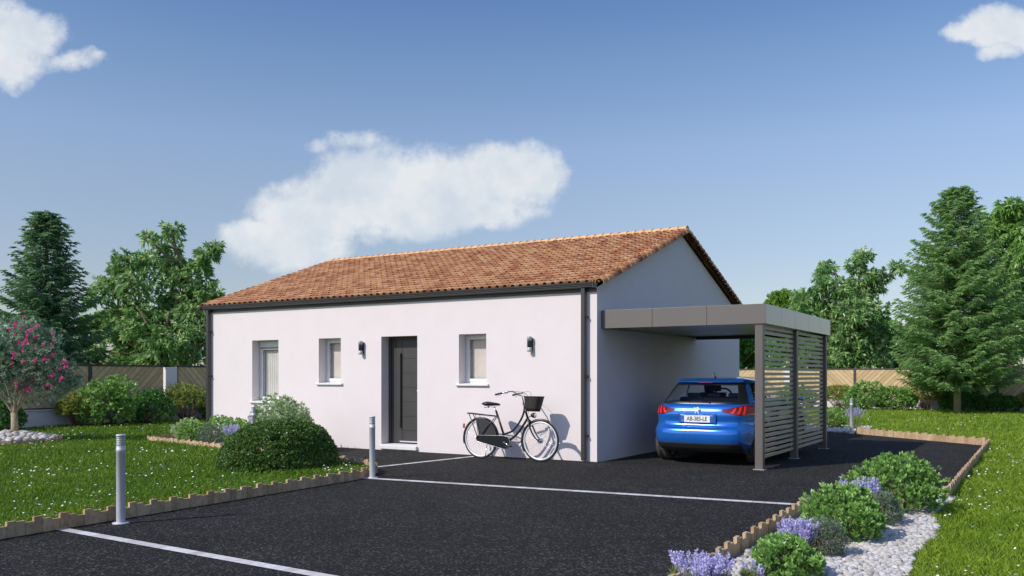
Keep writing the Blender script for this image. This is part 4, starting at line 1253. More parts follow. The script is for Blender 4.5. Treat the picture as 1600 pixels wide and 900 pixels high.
text('F', .03, (-.236,.0688,.712), M['white'], plate, 'plate_letter'); 
# badge : small rearing lion outline in chrome
LION = [(-.040,-.050),(-.022,-.052),(-.020,-.030),(-.006,-.020),(.006,-.034),(.004,-.052),(.024,-.052),(.024,-.034),(.018,-.014),(.024,.004),(.044,-.004),(.050,.008),(.030,.018),(.046,.026),(.042,.038),(.026,.034),(.020,.048),(.004,.054),(-.012,.046),(-.014,.030),(-.028,.034),(-.044,.050),(-.054,.042),(-.042,.026),(-.030,.020),(-.026,.004),(-.022,-.010),(-.034,-.026)]
m = MB(); m.prism([(x, .098+.0, (.885+z*1.0)) for x, z in LION], (0, -.012, 0)); m.build('badge', M['white'], body)
# wiper, aerial
m = MB(); m.tube([(.16,.215,1.012),(-.02,.225,1.022),(-.20,.222,1.020)], .007, 6); m.ell((.16,.215,1.01), (.022,.016,.016)); m.build('wiper', M['blackmatt'], rearwin)
m = MB(); m.lathe([(.022,1.41),(.014,1.425),(.006,1.432)], (0,1.0,0), n=12); m.tube([(0,1.0,1.425),(0,.93,1.50)], .005, 6); m.build('aerial', M['blackmatt'], cabin)
# wheels
for (x, y) in ((-.765,WY0),(.765,WY0),(-.765,WY1),(.765,WY1)):
    s_ = 1 if x > 0 else -1
    wr = empty('wheel', (x, y, WR)); wr.parent = car
    m = MB(); m.lathe([(.215,-.085),(.24,-.098),(.295,-.105),(.318,-.088),(.325,-.06),(.325,-.02),(.318,-.018),(.318,-.010),(.325,-.008),(.325,.008),(.318,.010),(.318,.018),(.325,.02),(.325,.06),(.318,.088),(.295,.105),(.24,.098),(.215,.085)], (0,0,0), 'x', 48)
    m.build('tyre', M['tyre'], wr); m = MB(); m.lathe([(0,-s_*.05),(.205,-s_*.05),(.205,-s_*.03),(0,-s_*.03)], (0,0,0), 'x', 32); m.build('brake_disc', M['blackmatt'], wr)
    m = MB(); m.lathe([(.216,-.09),(.20,-.06),(.19,.0),(.20,.06),(.216,.09)], (0,0,0), 'x', 40)
    for k in range(5):
        a = 2*math.pi*k/5
        for da in (-.13, .13):
            p0_ = (s_*.075, .03*math.cos(a), .03*math.sin(a)); p1_ = (s_*.085, .208*math.cos(a+da), .208*math.sin(a+da))
            m.tube([p0_, p1_], .016, 6)
    m.lathe([(0,s_*.09),(.045,s_*.088),(.05,s_*.06)], (0,0,0), 'x', 20)
    m.build('rim', M['rimwhite'], wr)
# wheel wells and underside
m = MB(); m.box(-.74,.74,.35,3.9,.20,.30); m.box(-.70,.70,.3,3.9,.3,.66)
for s_ in (-1, 1):
    for wy in (WY0, WY1):
        V = []; nn = 16
        for i in range(nn+1):
            a = math.pi*i/nn
            for xx in (.80, .58): V.append((s_*xx, wy+(AR-.004)*math.cos(a), .325+(AR-.004)*math.sin(a)))
        m.add(V, [(2*i, 2*i+1, 2*i+3, 2*i+2) for i in range(nn)])
m.build('underbody', M['blackmatt'], car)
# interior: deck, seats with headrests, wheel
for lb_, pts in (('rear_seat', [(-.36,.95),(.36,.95),(0,.95)]), ('front_seat', [(-.36,1.95)]), ('front_seat', [(.36,1.95)])):
    m = MB()
    if lb_ == 'rear_seat':
        m.box(-.60,.60,.88,1.02,.90,1.08)
        for x, y in pts: m.box(x-.12, x+.12, y-.05, y+.04, 1.082, 1.15)
    else:
        x, y = pts[0]; m.box(x-.23, x+.23, y-.06, y+.07, .90, 1.14); m.box(x-.14, x+.14, y-.05, y+.05, 1.16, 1.33); m.box(x-.02, x+.02, y-.01, y+.01, 1.14, 1.16)
    m.build(lb_, M['seat'], car, bevel=.04)
m = MB(); N = 28
m.tube([(-.36+.18*math.cos(2*math.pi*i/N), 2.50+.06*math.sin(2*math.pi*i/N), 1.04+.165*math.sin(2*math.pi*i/N)) for i in range(N)], .016, 8, closed=True)
m.box(-.40,-.32,2.49,2.53,.98,1.08); m.tube([(-.52,2.5,1.04),(-.20,2.5,1.04)], .014, 6); m.build('steering_wheel', M['blackmatt'], car)
m = MB(); m.box(-.62,.62,2.62,3.0,.95,1.035); m.build('dashboard', M['blackmatt'], car, bevel=.03)
for s_ in (-1, 1):
    m = MB(); m.ell((s_*.99,2.62,1.03), (.10,.05,.07)); m.tube([(s_*.82,2.65,.99),(s_*.93,2.63,1.01)], .02, 8); m.build('wing_mirror', M['carblue'], car)
    for y in (1.35, 2.35):
        m = MB(); m.box(s_*.895-.012, s_*.895+.012, y-.09, y+.09, .80, .825); m.build('door_handle', M['carblue'], car, bevel=.008)
    for y in (1.52, 2.62):
        xs2 = []
        m = MB(); V = []
        for j in range(12):
            z = .30+.66*j/11
            for dy_ in (-.004, .004):
                a = ph_of_y(bodyp, z, y+dy_); p = bodyp(z, a, .002); V.append((s_*p[0], p[1], p[2]))
        m.add(V, [(2*j, 2*j+1, 2*j+3, 2*j+2) for j in range(11)]); m.build('door_seam', M['blackmatt'], body)

# ------------------------------------------------------------------ foliage
def unit(n, zmin=-1.0):
    v = RNG.normal(size=(int(n*2.6)+20, 3)); v /= np.linalg.norm(v, axis=1)[:, None]
    v = v[v[:,2] > zmin]
    while len(v) < n: v = np.concatenate([v, v])
    return v[:n]
def norm(v): return v/np.maximum(np.linalg.norm(v, axis=-1, keepdims=True), 1e-9)
def leaves(P, Dv, L, W_, rn, droop=0.0, fold=.25):
    """one leaf per row: base P, direction Dv; returns V,F"""
    n = len(P)
    side = np.cross(Dv, norm(RNG.normal(size=(n,3)))); side = norm(side)
    up = norm(np.cross(side, Dv))
    L = L[:,None] if np.ndim(L) else L; W_ = W_[:,None] if np.ndim(W_) else W_
    tip = P + Dv*L + np.array([0,0,-1.0])*droop*L
    mid = P + Dv*L*.5 + np.array([0,0,-1.0])*droop*L*.2
    V = np.stack([P, mid+side*W_*.5+up*W_*fold*.5, tip, mid-side*W_*.5+up*W_*fold*.5], 1).reshape(-1,3)
    F = np.arange(n*4).reshape(n,4)
    return V, F, rn
def whorls(C_, O, per, L, W_, spread=.9, lv=.35, tone=None, droop=.0, stem=.0):
    """clusters of leaves at C_ pointing about O"""
    n = len(C_); C2 = np.repeat(C_, per, 0); O2 = np.repeat(O, per, 0)
    Dv = norm(O2*(1.0) + RNG.normal(size=C2.shape)*spread)
    L_ = L*(1-lv+2*lv*RNG.random(len(C2)))
    base = C2 - O2*stem*RNG.random((len(C2),1)) 
    t = np.repeat(tone if tone is not None else RNG.random(n), per)
    rn = np.clip(.55*t + .45*RNG.random(len(C2)), 0, 1)
    return leaves(base, Dv, L_, W_*(.8+.4*RNG.random(len(C2))), rn, droop)
def merge(parts):
    Vs, Fs, Rs = [], [], []; o = 0
    for V, F, r_ in parts:
        Vs.append(V); Fs.append(F+o); Rs.append(r_); o += len(V)
    return np.concatenate(Vs), np.concatenate(Fs), np.concatenate(Rs)
def lobes(k, zlo=0):
    d_ = unit(k, zlo); a = RNG.uniform(-.28, .30, k); s_ = RNG.uniform(3, 8, k)
    def f(v): return 1 + sum(a[i]*np.exp(s_[i]*(v@d_[i]-1)) for i in range(k))
    return f
def shrub(name, loc, rx, ry, rz_, mt, label, group=None, n=420, per=8, L=.05, W_=.022, spread=.8, lob=9, cat='bush', zc=.42, stems=4, zmin=-.75, shell=.45, gap=0, droop=0.0, rnd_tone=True, stem_r=.012, rot=0, shoot=.12, sq=0):
    root = empty(name, (loc[0], loc[1], loc[2] if len(loc) > 2 else .01), rot, label, cat, group)
    d_ = unit(n, zmin); f = lobes(lob, -.2)(d_)
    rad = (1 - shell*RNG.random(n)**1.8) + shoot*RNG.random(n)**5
    if gap:
        holes = unit(gap, -.3)
        mx = np.max(d_@holes.T, axis=1); keep = mx < (.955 if n < 5000 else .9955)
        d_, f, rad = d_[keep], f[keep], rad[keep]
    if sq: d_ = np.sign(d_)*np.abs(d_)**sq; d_ = d_/((np.abs(d_)**2.35).sum(1)**(1/2.35))[:,None]
    C_ = d_*np.array([rx, ry, rz_])*(f*rad)[:,None]; C_[:,2] += rz_*zc*2*.5
    keep = C_[:,2] > .01; C_ = C_[keep]; O = norm(C_*np.array([1/rx,1/ry,1/rz_]) + np.array([0,0,.25])); rad = rad[keep]
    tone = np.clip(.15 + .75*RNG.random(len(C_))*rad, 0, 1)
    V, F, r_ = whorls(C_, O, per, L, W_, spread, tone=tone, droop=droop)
    npmesh('foliage', V, F, r_, mt, root)
    if stems:
        m = MB()
        idx = RNG.choice(len(C_), min(len(C_), stems*6), replace=False)
        for q, i in enumerate(idx):
            p = Vector(C_[i]*.85); b0_ = Vector((random.uniform(-.25,.25)*rx*.4, random.uniform(-.25,.25)*ry*.4, -.02))
            mid = b0_.lerp(p, .5) + Vector((0,0,rz_*.08))
            m.tube([b0_, mid, p], [stem_r, stem_r*.7, stem_r*.3], 5)
        m.build('stem', M['bark'], root)
    return root
def lavender(loc, rx, ry, h, n, label, sl_=.12, fl=.15, group='lavender clumps'):
    root = empty('lavender', (*loc, .01), 0, label, 'lavender', group)
    # base foliage
    m = max(60, n*2)
    a = RNG.random(m)*2*np.pi; q = np.sqrt(RNG.random(m))
    P = np.stack([np.cos(a)*q*rx*.8, np.sin(a)*q*ry*.8, np.zeros(m)], 1)
    parts = []
    C_ = np.concatenate([P + np.array([0,0,1])*RNG.random((m,1))*h*.45 for _ in range(5)])
    O = norm(C_*np.array([.6,.6,0]) + np.array([0,0,.6]))
    V, F, r_ = whorls(C_, O, 5, .05, .006, .6)
    npmesh('foliage', V, F, r_, M['lf_lavst'], root)
    mb = MB(); parts = []
    for i in range(n):
        aa_ = random.uniform(0, 2*math.pi); q = math.sqrt(random.random())
        b = Vector((math.cos(aa_)*q*rx*.5, math.sin(aa_)*q*ry*.5, 0))
        t = Vector((math.cos(aa_)*q*rx, math.sin(aa_)*q*ry, h*random.uniform(.72, 1.0)))
        mb.tube([b, b.lerp(t, .6), t], .0022, 4, caps=False)
        dd = (t-b).normalized(); nf = 60
        s_ = RNG.random(nf); C2 = np.array(t)[None] - np.array(dd)[None]*(s_*fl)[:,None]
        side = norm(np.cross(unit(nf), np.array(dd)[None]))
        Dv = norm(side + np.array(dd)[None]*.7)
        wv = .5+.5*np.sin(s_*np.pi)
        V, F, r_ = leaves(C2, Dv, (.020*wv+.008), .013, RNG.random(nf)); parts.append((V, F, r_))
    mb.build('stem', M['lf_lavst'], root)
    V, F, r_ = merge(parts); npmesh('flower', V, F, r_, M['lf_lav'], root)
    return root
G1 = 'green bushes in the pebble bed right of the driveway'
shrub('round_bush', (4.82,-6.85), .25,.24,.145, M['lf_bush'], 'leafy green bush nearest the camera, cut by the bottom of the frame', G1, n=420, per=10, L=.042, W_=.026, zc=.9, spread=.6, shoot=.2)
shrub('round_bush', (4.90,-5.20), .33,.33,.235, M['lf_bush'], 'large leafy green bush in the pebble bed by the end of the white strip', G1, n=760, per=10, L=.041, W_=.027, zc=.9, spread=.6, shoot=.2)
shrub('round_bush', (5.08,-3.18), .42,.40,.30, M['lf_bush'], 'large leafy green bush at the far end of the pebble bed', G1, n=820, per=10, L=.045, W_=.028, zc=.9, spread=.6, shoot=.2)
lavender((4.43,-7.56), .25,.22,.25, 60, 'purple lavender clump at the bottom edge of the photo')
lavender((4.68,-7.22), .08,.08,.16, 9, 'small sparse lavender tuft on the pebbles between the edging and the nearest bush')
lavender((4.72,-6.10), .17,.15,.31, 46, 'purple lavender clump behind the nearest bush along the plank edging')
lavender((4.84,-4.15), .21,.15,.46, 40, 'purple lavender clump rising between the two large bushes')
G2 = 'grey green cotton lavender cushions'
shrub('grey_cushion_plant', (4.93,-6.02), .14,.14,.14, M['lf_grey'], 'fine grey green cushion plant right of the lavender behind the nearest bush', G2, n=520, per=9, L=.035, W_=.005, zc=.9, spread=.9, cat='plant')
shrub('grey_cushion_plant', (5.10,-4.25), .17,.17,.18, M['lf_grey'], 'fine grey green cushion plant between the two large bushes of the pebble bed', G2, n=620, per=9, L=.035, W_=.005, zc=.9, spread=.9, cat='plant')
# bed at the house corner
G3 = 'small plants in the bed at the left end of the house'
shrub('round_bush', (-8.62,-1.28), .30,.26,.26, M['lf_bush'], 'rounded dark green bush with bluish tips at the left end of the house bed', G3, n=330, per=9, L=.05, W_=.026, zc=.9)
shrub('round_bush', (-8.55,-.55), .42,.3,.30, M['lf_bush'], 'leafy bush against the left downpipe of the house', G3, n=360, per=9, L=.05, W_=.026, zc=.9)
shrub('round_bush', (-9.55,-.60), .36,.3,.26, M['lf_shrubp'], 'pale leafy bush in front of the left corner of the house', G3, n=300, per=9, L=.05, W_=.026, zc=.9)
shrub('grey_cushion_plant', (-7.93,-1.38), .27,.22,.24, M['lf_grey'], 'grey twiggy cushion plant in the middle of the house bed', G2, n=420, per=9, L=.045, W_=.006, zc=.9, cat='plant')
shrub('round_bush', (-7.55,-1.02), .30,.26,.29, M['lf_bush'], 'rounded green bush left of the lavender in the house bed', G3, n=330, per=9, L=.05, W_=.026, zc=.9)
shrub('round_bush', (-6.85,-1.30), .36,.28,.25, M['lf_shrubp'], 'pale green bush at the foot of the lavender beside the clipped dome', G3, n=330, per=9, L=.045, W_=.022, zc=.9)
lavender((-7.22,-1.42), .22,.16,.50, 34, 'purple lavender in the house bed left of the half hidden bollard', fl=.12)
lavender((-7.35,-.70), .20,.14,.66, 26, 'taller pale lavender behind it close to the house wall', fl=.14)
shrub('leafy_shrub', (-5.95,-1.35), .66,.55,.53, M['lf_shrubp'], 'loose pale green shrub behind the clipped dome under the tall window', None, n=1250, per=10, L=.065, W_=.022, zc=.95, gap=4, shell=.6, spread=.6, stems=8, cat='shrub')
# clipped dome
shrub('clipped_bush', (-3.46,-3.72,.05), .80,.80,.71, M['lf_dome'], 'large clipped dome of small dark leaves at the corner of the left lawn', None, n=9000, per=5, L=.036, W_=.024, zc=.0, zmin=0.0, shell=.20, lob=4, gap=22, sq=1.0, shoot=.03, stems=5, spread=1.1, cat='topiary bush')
# far bed
shrub('round_bush', (1.50,11.5), .34,.3,.28, M['lf_bush'], 'green bush beside the lavender behind the far corner of the carport', None, n=300, per=9, L=.055, W_=.03, zc=.9)
lavender((2.12,11.1), .26,.2,.62, 26, 'purple lavender behind the far bollard', fl=.14)
shrub('round_bush', (.55,11.4), .40,.34,.30, M['lf_bush'], 'green bush seen through the slats behind the carport', None, n=260, per=9, L=.055, W_=.03, zc=.9)
# hedge plants along the left fence
GL = 'bushes along the left fence'
shrub('hedge_bush', (-15.9,-1.3,.06), .62,.7,.52, M['lf_bushd'], 'dark bush at the left edge of the photo behind the flowering tree trunk', GL, n=420, per=10, L=.08, W_=.045, zc=.8)
shrub('yellow_shrub', (-16.25,1.0,.06), .55,.62,.42, M['lf_yellow'], 'olive and yellow leaved shrub behind the flowering tree by the fence', GL, n=800, per=10, L=.06, W_=.026, zc=1.2, gap=3, shell=.6, stems=7, zmin=-.5, stem_r=.009)
shrub('hedge_bush', (-15.9,1.75,.06), .75,.78,.74, M['lf_bush'], 'big bright green large leaved bush by the left fence', GL, n=620, per=10, L=.10, W_=.055, zc=.85)
shrub('hedge_bush', (-16.0,3.0,.06), .62,.72,.54, M['lf_bushd'], 'dark green bush between the bright bush and the yellow shrub by the left fence', GL, n=440, per=10, L=.08, W_=.045, zc=.8)
shrub('yellow_shrub', (-16.2,4.5,.06), .66,.80,.50, M['lf_yellow'], 'yellow leaved shrub below the white pillar of the left fence', GL, n=950, per=10, L=.06, W_=.026, zc=1.3, gap=3, shell=.6, stems=8, zmin=-.5, stem_r=.009)
shrub('hedge_bush', (-16.0,5.75,.06), .6,.7,.52, M['lf_bushd'], 'dark green bush just right of the yellow shrub by the left fence', GL, n=420, per=10, L=.08, W_=.045, zc=.8)
shrub('hedge_bush', (-15.9,6.9,.06), .6,.7,.52, M['lf_bushd'], 'dark green bush of the left fence half hidden by the corner of the house', GL, n=420, per=10, L=.08, W_=.045, zc=.8)
GR = 'bushes along the back fence'
shrub('yellow_shrub', (-1.35,26.6), .75,.55,.46, M['lf_yellow'], 'yellow leaved shrub partly behind the rear post of the carport', GR, n=800, per=10, L=.07, W_=.03, zc=1.2, gap=3, stems=7, zmin=-.5, stem_r=.009)
shrub('hedge_bush', (-.15,26.2), .85,.6,.60, M['lf_bush'], 'bright green hedge bush right of the carport below the fence post', GR, n=620, per=10, L=.10, W_=.05, zc=.85)
shrub('hedge_bush', (1.05,26.4), .85,.6,.52, M['lf_bush'], 'bright green hedge bush joined to its taller neighbour, left of the second yellow shrub', GR, n=560, per=10, L=.10, W_=.05, zc=.85)
shrub('yellow_shrub', (2.15,26.8), .78,.5,.50, M['lf_yellow'], 'yellow leaved shrub left of the conifer trunk before the back fence', GR, n=950, per=10, L=.07, W_=.03, zc=1.25, gap=3, stems=8, zmin=-.5, stem_r=.009)
shrub('hedge_bush', (3.45,26.9), .85,.6,.56, M['lf_bushd'], 'dark green bush directly behind the conifer trunk', GR, n=520, per=10, L=.10, W_=.05, zc=.8)
shrub('hedge_bush', (4.75,26.8), .78,.6,.40, M['lf_bushd'], 'low dark green bush right of the conifer trunk', GR, n=440, per=10, L=.10, W_=.05, zc=.8)
shrub('yellow_shrub', (6.1,26.7), .75,.55,.42, M['lf_yellow'], 'olive shrub at the right edge of the photo before the back fence', GR, n=800, per=10, L=.07, W_=.03, zc=1.15, gap=3, stems=7, zmin=-.5, stem_r=.009)
shrub('hedge_bush', (-3.0,26.4), .85,.6,.56, M['lf_bush'], 'green bush seen through the carport screen', GR, n=420, per=10, L=.10, W_=.05, zc=.85)
shrub('hedge_bush', (-5.6,26.4), .9,.6,.56, M['lf_bushd'], 'dark bush seen between the car roof and the house wall', GR, n=320, per=10, L=.10, W_=.05, zc=.85)

# ------------------------------------------------------------------ trees
rotc, rots = math.cos(AZ), math.sin(AZ)
def clump_tree(name, loc, clumps, trunk_h, mt, label, leafL, leafW, dens, per=9, fork=5, depth=.8, droop=.2, bark='bark', tr=.16, group=None, cat='tree', spread=.8, rz=None, crown_parts=True, under=None):
    """clumps: (x, z, r) in the plane facing the camera; each gets a depth of its own"""
    root = empty(name, loc, AZ if rz is None else rz, label, cat, group)
    m = MB(); parts = []
    top = Vector((random.uniform(-.1,.1), 0, trunk_h))
    m.tube([(0,0,-.05),(.02,.01,trunk_h*.5),top], [tr*1.25, tr, tr*.85], 10)
    # main limbs
    limbs = []
    for k in range(fork):
        a = 2*math.pi*k/fork+.4
        zt = max(c[1] for c in clumps)
        e = top + Vector((math.cos(a)*.9, math.sin(a)*.9, (zt-trunk_h)*(.35 if k else .7)))
        mid = top.lerp(e, .5) + Vector((0,0,.12)); m.tube([top, mid, e], [tr*.48, tr*.36, tr*.22], 8); limbs += [(mid, tr*.5), (e, tr*.35)]
    limbs.append((top, tr*.8))
    full = []
    for (x, z, r_) in clumps:
        lim = depth*(1.6+ .25*z)
        full.append((x, random.uniform(-1, 1)*max(.1, depth*1.2-abs(x)*.25), z, r_))
    for (x, y, z, r_) in full:
        c_ = Vector((x, y, z))
        b_, br = min(limbs, key=lambda q: (q[0]-c_).length + (2 if q[0].z > c_.z else 0))
        mid = b_.lerp(c_, .55) + Vector((random.uniform(-.1,.1), random.uniform(-.1,.1), -.05))
        m.tube([b_, mid, c_], [min(br,.07), .045, .02], 7)
        nn = int(dens*r_*r_*12)+8
        d_ = unit(nn, -.9); q = RNG.random(nn)**.45
        f = lobes(7, -.6)(d_)
        P = np.array(c_)[None] + d_*(q*f)[:,None]*np.array([r_, r_*.95, r_*.8])
        for i in range(0, nn, max(1, nn//14)):
            e = Vector(P[i]); m.tube([c_, c_.lerp(e, .5)+Vector((0,0,.03)), e], [.018,.012,.005], 5, caps=False)
        O = norm(d_ + np.array([0,0,.15]))
        tone = RNG.random(nn)*.75 + .25*RNG.random()
        parts.append(whorls(P, O, per, leafL, leafW, spread, tone=tone, droop=droop))
    m.build('trunk', M[bark], root)
    V, F, r_ = merge(parts); npmesh('crown', V, F, r_, mt, root)
    return root
def px2(cl, u0, v0, s):    # list of (u,v,r) measured on the photo -> metres about the trunk foot
    return [((u-u0)/s, (v0-v)/s, r_/s) for u, v, r_ in cl]
LB = [(278,362,16),(262,382,20),(245,372,12),(335,395,17),(346,388,12),(322,412,14),(205,408,22),(235,410,24),(190,425,18),(270,420,28),(300,428,28),(180,452,24),(160,468,15),(225,445,32),(285,462,38),(328,455,24),(345,462,14),(200,490,26),(250,495,38),(305,505,40),(180,520,20),(215,535,28),(275,540,35),(320,540,28),(345,500,20),(240,560,25),(160,545,14),(300,560,24),(262,478,26),(305,470,24),(228,515,26),(262,545,28),(296,535,24),(205,560,22)]
clump_tree('broadleaf_tree', (-22.93,8.71,0), px2(LB, 262, 645, 40.2), 2.2, M['lf_broad'], 'leafy broad crowned tree behind the left fence beside the house corner', .25, .085, 13, per=9, droop=.25)
RB = [(1370,402,15),(1362,418,16),(1378,432,12),(1318,418,14),(1308,430,12),(1300,448,20),(1332,452,24),(1368,455,26),(1400,430,16),(1420,420,12),(1392,450,16),(1280,470,22),(1312,480,28),(1350,490,32),(1385,490,26),(1265,500,22),(1295,515,28),(1335,525,30),(1375,530,28),(1400,520,18),(1280,548,24),(1320,560,26),(1365,562,24),(1400,560,18),(1260,575,18),(1345,545,28),(1310,520,26),(1365,510,26),(1300,575,24),(1385,545,22)]
clump_tree('broadleaf_tree', (-2.0,33.6,0), px2(RB, 1352, 632, 30.8), 1.9, M['lf_broad'], 'leafy broad crowned tree behind the back fence left of the conifer', .27, .09, 12.5, per=9, droop=.25)
CH = [(1535,372,24),(1550,335,18),(1520,410,26),(1585,338,18),(1560,345,20),(1590,350,22),(1545,365,20),(1575,375,26),(1610,370,24),(1535,400,24),(1570,410,28),(1605,405,26),(1540,440,28),(1585,450,30),(1615,445,26),(1560,485,32),(1600,490,32),(1630,430,22),(1630,480,26),(1580,530,32),(1615,535,30),(1550,545,26),(1530,350,12),(1480,420,22),(1450,395,14),(1440,430,18),(1465,460,24)]
clump_tree('chestnut_tree', (4.9,35.5,0), px2(CH, 1575, 634, 32), 2.0, M['lf_chest'], 'tall light green flowering chestnut tree behind the conifer at the right edge', .30, .10, 15, per=9, droop=.45, depth=1.6)
def rand_clumps(n, w_, h0, h1, r0, r1):
    out = []
    for i in range(n):
        z = random.uniform(h0, h1); t = (z-h0)/(h1-h0); ww = w_*math.sqrt(max(.08, 1-(2*t-.75)**2*.55))*.5
        out.append((random.uniform(-ww, ww), z, random.uniform(r0, r1)))
    return out
GB = 'background trees beyond the fences'
bgt = [((-7.0,41,0), 26, 5.2, 1.2, 6.2, 'lf_back', 'sunny yellow green tree rising above the carport roof behind the fence'),
 ((-9.6,38,0), 20, 4.4, .8, 4.4, 'lf_backd', 'dark tree seen under the carport roof next to the house wall'),
 ((-4.6,37,0), 16, 3.8, .6, 4.2, 'lf_backd', 'dark green tree seen through the upper slats of the carport screen'),
 ((1.6,38,0), 16, 4.0, .6, 3.6, 'lf_backd', 'low dark tree between the broadleaf tree and the conifer beyond the fence'),
 ((9.2,33,0), 20, 4.6, .6, 2.9, 'lf_back', 'light green tree beyond the back fence at the right edge of the photo'),
 ((-34.5,14.5,0), 26, 5.2, .8, 4.6, 'lf_back', 'bright yellow green tree between the left conifer and the broadleaf tree'),
 ((-30.5,21.5,0), 22, 5.5, .8, 3.9, 'lf_back', 'bright green low tree behind the trunk of the left broadleaf tree'),
 ((-33.5,3.2,0), 24, 5.5, .8, 5.4, 'lf_back', 'light green tree behind the left conifer at the edge of the photo'),
 ((5.5,41,0), 24, 6.0, .8, 5.0, 'lf_back', 'light green tree low behind the conifer and the chestnut beyond the fence'),
 ((-1.0,44,0), 24, 6.5, .8, 4.6, 'lf_back', 'light green thicket behind the trunk of the right broadleaf tree'),
 ((13.5,38,0), 16, 5.0, .6, 2.8, 'lf_backd', 'dark tree far right beyond the chestnut at the frame edge'),
 ((-25,24,0), 18, 5.5, .8, 4.0, 'lf_backd', 'dark green tree behind the left broadleaf tree beside the house corner')]
for loc, n_, w_, h0, h1, mt_, lb in bgt:
    clump_tree('background_tree', loc, rand_clumps(n_, w_, h0, h1, .6, 1.0), 1.4, M[mt_], lb, .20, .12, 26, per=7, depth=1.4, tr=.12, group=GB, droop=.1, spread=1.0)

def conifer(name, loc, H_, RW, mt, label, trunk_clear=1.1, seed=1, nb=330, rz=0, bark='bark_pale', base=.06):
    rs = np.random.default_rng(seed)
    root = empty(name, loc, rz, label, 'conifer tree')
    m = MB(); m.tube([(0,0,-.05),(0,0,H_*.3),(.03,0,H_*.7),(0,.02,H_*.98)], [.135,.11,.06,.012], 10)
    VV = []; RR = []
    TP, TD, TL, TT = [], [], [], []
    for b in range(nb):
        u = (b+rs.random())/nb; z = trunk_clear + (H_-trunk_clear-.05)*(u**1.12)
        t = (z-trunk_clear)/(H_-trunk_clear)
        prof = np.interp(t, [0,.06,.15,.3,.5,.7,.85,.95,1], [.62,.86,.98,1.0,.82,.56,.36,.22,.05])
        a = b*2.399963 + rs.normal()*.25
        Lb = RW*prof*(.72+.36*rs.random()) * (1+.13*np.sin(3*a+b*.013))
        rise = .28 if t > .8 else .12 - .30*(1-t)
        nseg = max(6, int(Lb/.10)); s_ = np.arange(1, nseg+1)/nseg
        dirx, diry = math.cos(a), math.sin(a)
        sag = -.20*Lb*np.sin(s_*np.pi*.75) + rise*Lb*s_ + .14*Lb*s_**3
        P = np.stack([dirx*Lb*s_, diry*Lb*s_, z+sag], 1)
        if b % 2 == 0 or t < .12: m.tube([(0,0,z)] + [tuple(P[i]) for i in (nseg//3, 2*nseg//3, nseg-1)], [.03*(1-t)+.010,.02*(1-t)+.007,.008,.004], 5, caps=False)
        for i in range(nseg):
            if s_[i] < .22 and rs.random() < .6: continue
            tl = .42*Lb**.35*(1-.62*s_[i])*(.75+.5*rs.random())
            for sg in (-1, 1):
                ang = a + sg*(.95-.35*s_[i]+rs.normal()*.15)
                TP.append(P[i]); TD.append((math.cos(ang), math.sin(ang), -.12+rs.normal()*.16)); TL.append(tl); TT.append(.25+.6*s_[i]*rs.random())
        TP.append(P[-1]); TD.append((dirx, diry, .05)); TL.append(.22); TT.append(.8)
    TP, TD, TL, TT = np.array(TP), norm(np.array(TD)), np.array(TL), np.array(TT)
    # each twig: a spray of needles leaflets on both sides
    K = 7; parts = []
    for k in range(K):
        f = (k+.6)/K
        C_ = TP + TD*(TL*f)[:,None] + np.array([0,0,-.18])*(TL*f**2)[:,None]
        for sg in (-1, 1):
            side = norm(np.cross(TD, np.array([0,0,1.0])))*sg
            Dv = norm(TD*.9 + side*.75 + rs.normal(size=TD.shape)*.22)
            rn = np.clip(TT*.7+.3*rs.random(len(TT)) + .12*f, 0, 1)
            V, F, r_ = leaves(C_, Dv, (.095+.05*(1-f))*(.8+.4*rs.random(len(TT))), .034, rn, .15, .1); parts.append((V, F, r_))
    m.build('trunk', M[bark], root)
    V, F, r_ = merge(parts); npmesh('crown', V, F, r_, mt, root)
    print('conifer quads', len(F))
    return root
conifer('conifer_tree', (3.48,24.6,0), 8.75, 2.42, M['lf_conif'], 'tall green conifer standing on the right lawn before the back fence', 1.35, 3, 420)
conifer('conifer_tree', (-22.6,3.9,0), 7.05, 1.85, M['lf_conif_d'], 'dark conifer behind the left fence at the left edge of the photo', .5, 5, 360, rz=1.3, bark='bark')

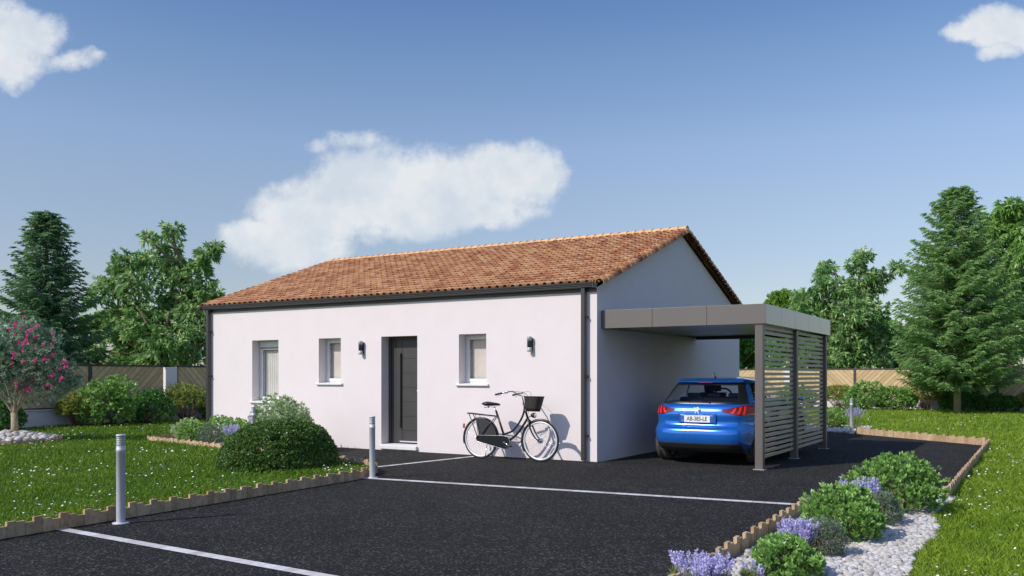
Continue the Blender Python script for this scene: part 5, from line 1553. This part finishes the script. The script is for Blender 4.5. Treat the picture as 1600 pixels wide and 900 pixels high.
# flowering small tree on the left lawn
ft = empty('flowering_tree', (-12.17,-2.94,.06), AZ, 'small grey leaved tree with bright pink flowers on the left lawn', 'tree')
m = MB(); S_ = 1367/18.4
m.tube([(0,0,.0),(.01,0,.35),(0,0,.62)], [.085,.068,.062], 12)
ends = []
for k in range(9):
    a = 2*math.pi*k/9+.3; rr_ = random.uniform(.55, .95)
    e = Vector((math.cos(a)*rr_, math.sin(a)*rr_*.8, random.uniform(1.2, 2.0))); md = Vector((e.x*.38, e.y*.38, .62+(e.z-.62)*.5))
    m.tube(curve([(0,0,.58), tuple(md), tuple(e)], 5), [.032-.0026*i for i in range(11)], 7)
    for j in range(5):
        a2 = random.uniform(0, 6.28); e2 = e + Vector((math.cos(a2)*.35, math.sin(a2)*.35, random.uniform(-.05,.55))); m.tube([tuple(md.lerp(e, .6)), tuple(e.lerp(e2,.5)), tuple(e2)], [.009,.006,.003], 5)
m.build('trunk', M['bark_pale'], ft)
n_ = 1900
cl = [(-.35,1.75,.62),(.15,1.85,.60),(.62,1.70,.50),(.95,1.42,.36),(-.75,1.4,.5),(1.12,1.25,.22),(.35,2.28,.32),(.70,2.12,.30),(-.1,2.3,.35),(.1,1.25,.45),(.75,1.15,.35),(-.55,2.1,.4),(-1.1,1.7,.45)]
parts = []; fl = []
for (x, z, r_) in cl:
    nn = int(n_*r_*r_*.42); d_ = unit(nn, -.9); q = RNG.random(nn)**.5
    P = np.array([x, random.uniform(-.45,.45)*(1 if abs(x) < .8 else .4), z])[None] + d_*(q*lobes(6,-.6)(d_))[:,None]*r_
    parts.append(whorls(P, norm(d_+np.array([0,0,.5])), 9, .095, .026, .75, tone=RNG.random(nn)))
    if x > .05:
        nf = int(26*r_*r_*4)
        d2 = unit(nf, -.3); d2[:,1] = -np.abs(d2[:,1]); C2 = np.array([x, -.25, z])[None] + d2*r_*1.15*(.85+.15*RNG.random((nf,1)))
        fl.append(C2)
V, F, r_ = merge(parts); npmesh('crown', V, F, r_, M['lf_olean'], ft)
C2 = np.concatenate(fl); C2 = C2[(C2[:,0] > .2)]; pick = RNG.choice(len(C2), min(62, len(C2)), replace=False); C2 = C2[pick]
C3 = np.repeat(C2, 3, 0) + RNG.normal(size=(len(C2)*3, 3))*.020
V, F, r_ = whorls(C3, norm(RNG.normal(size=C3.shape)), 7, .034, .026, 1.0)
npmesh('flowers', V, F, r_, M['lf_pink'], ft)
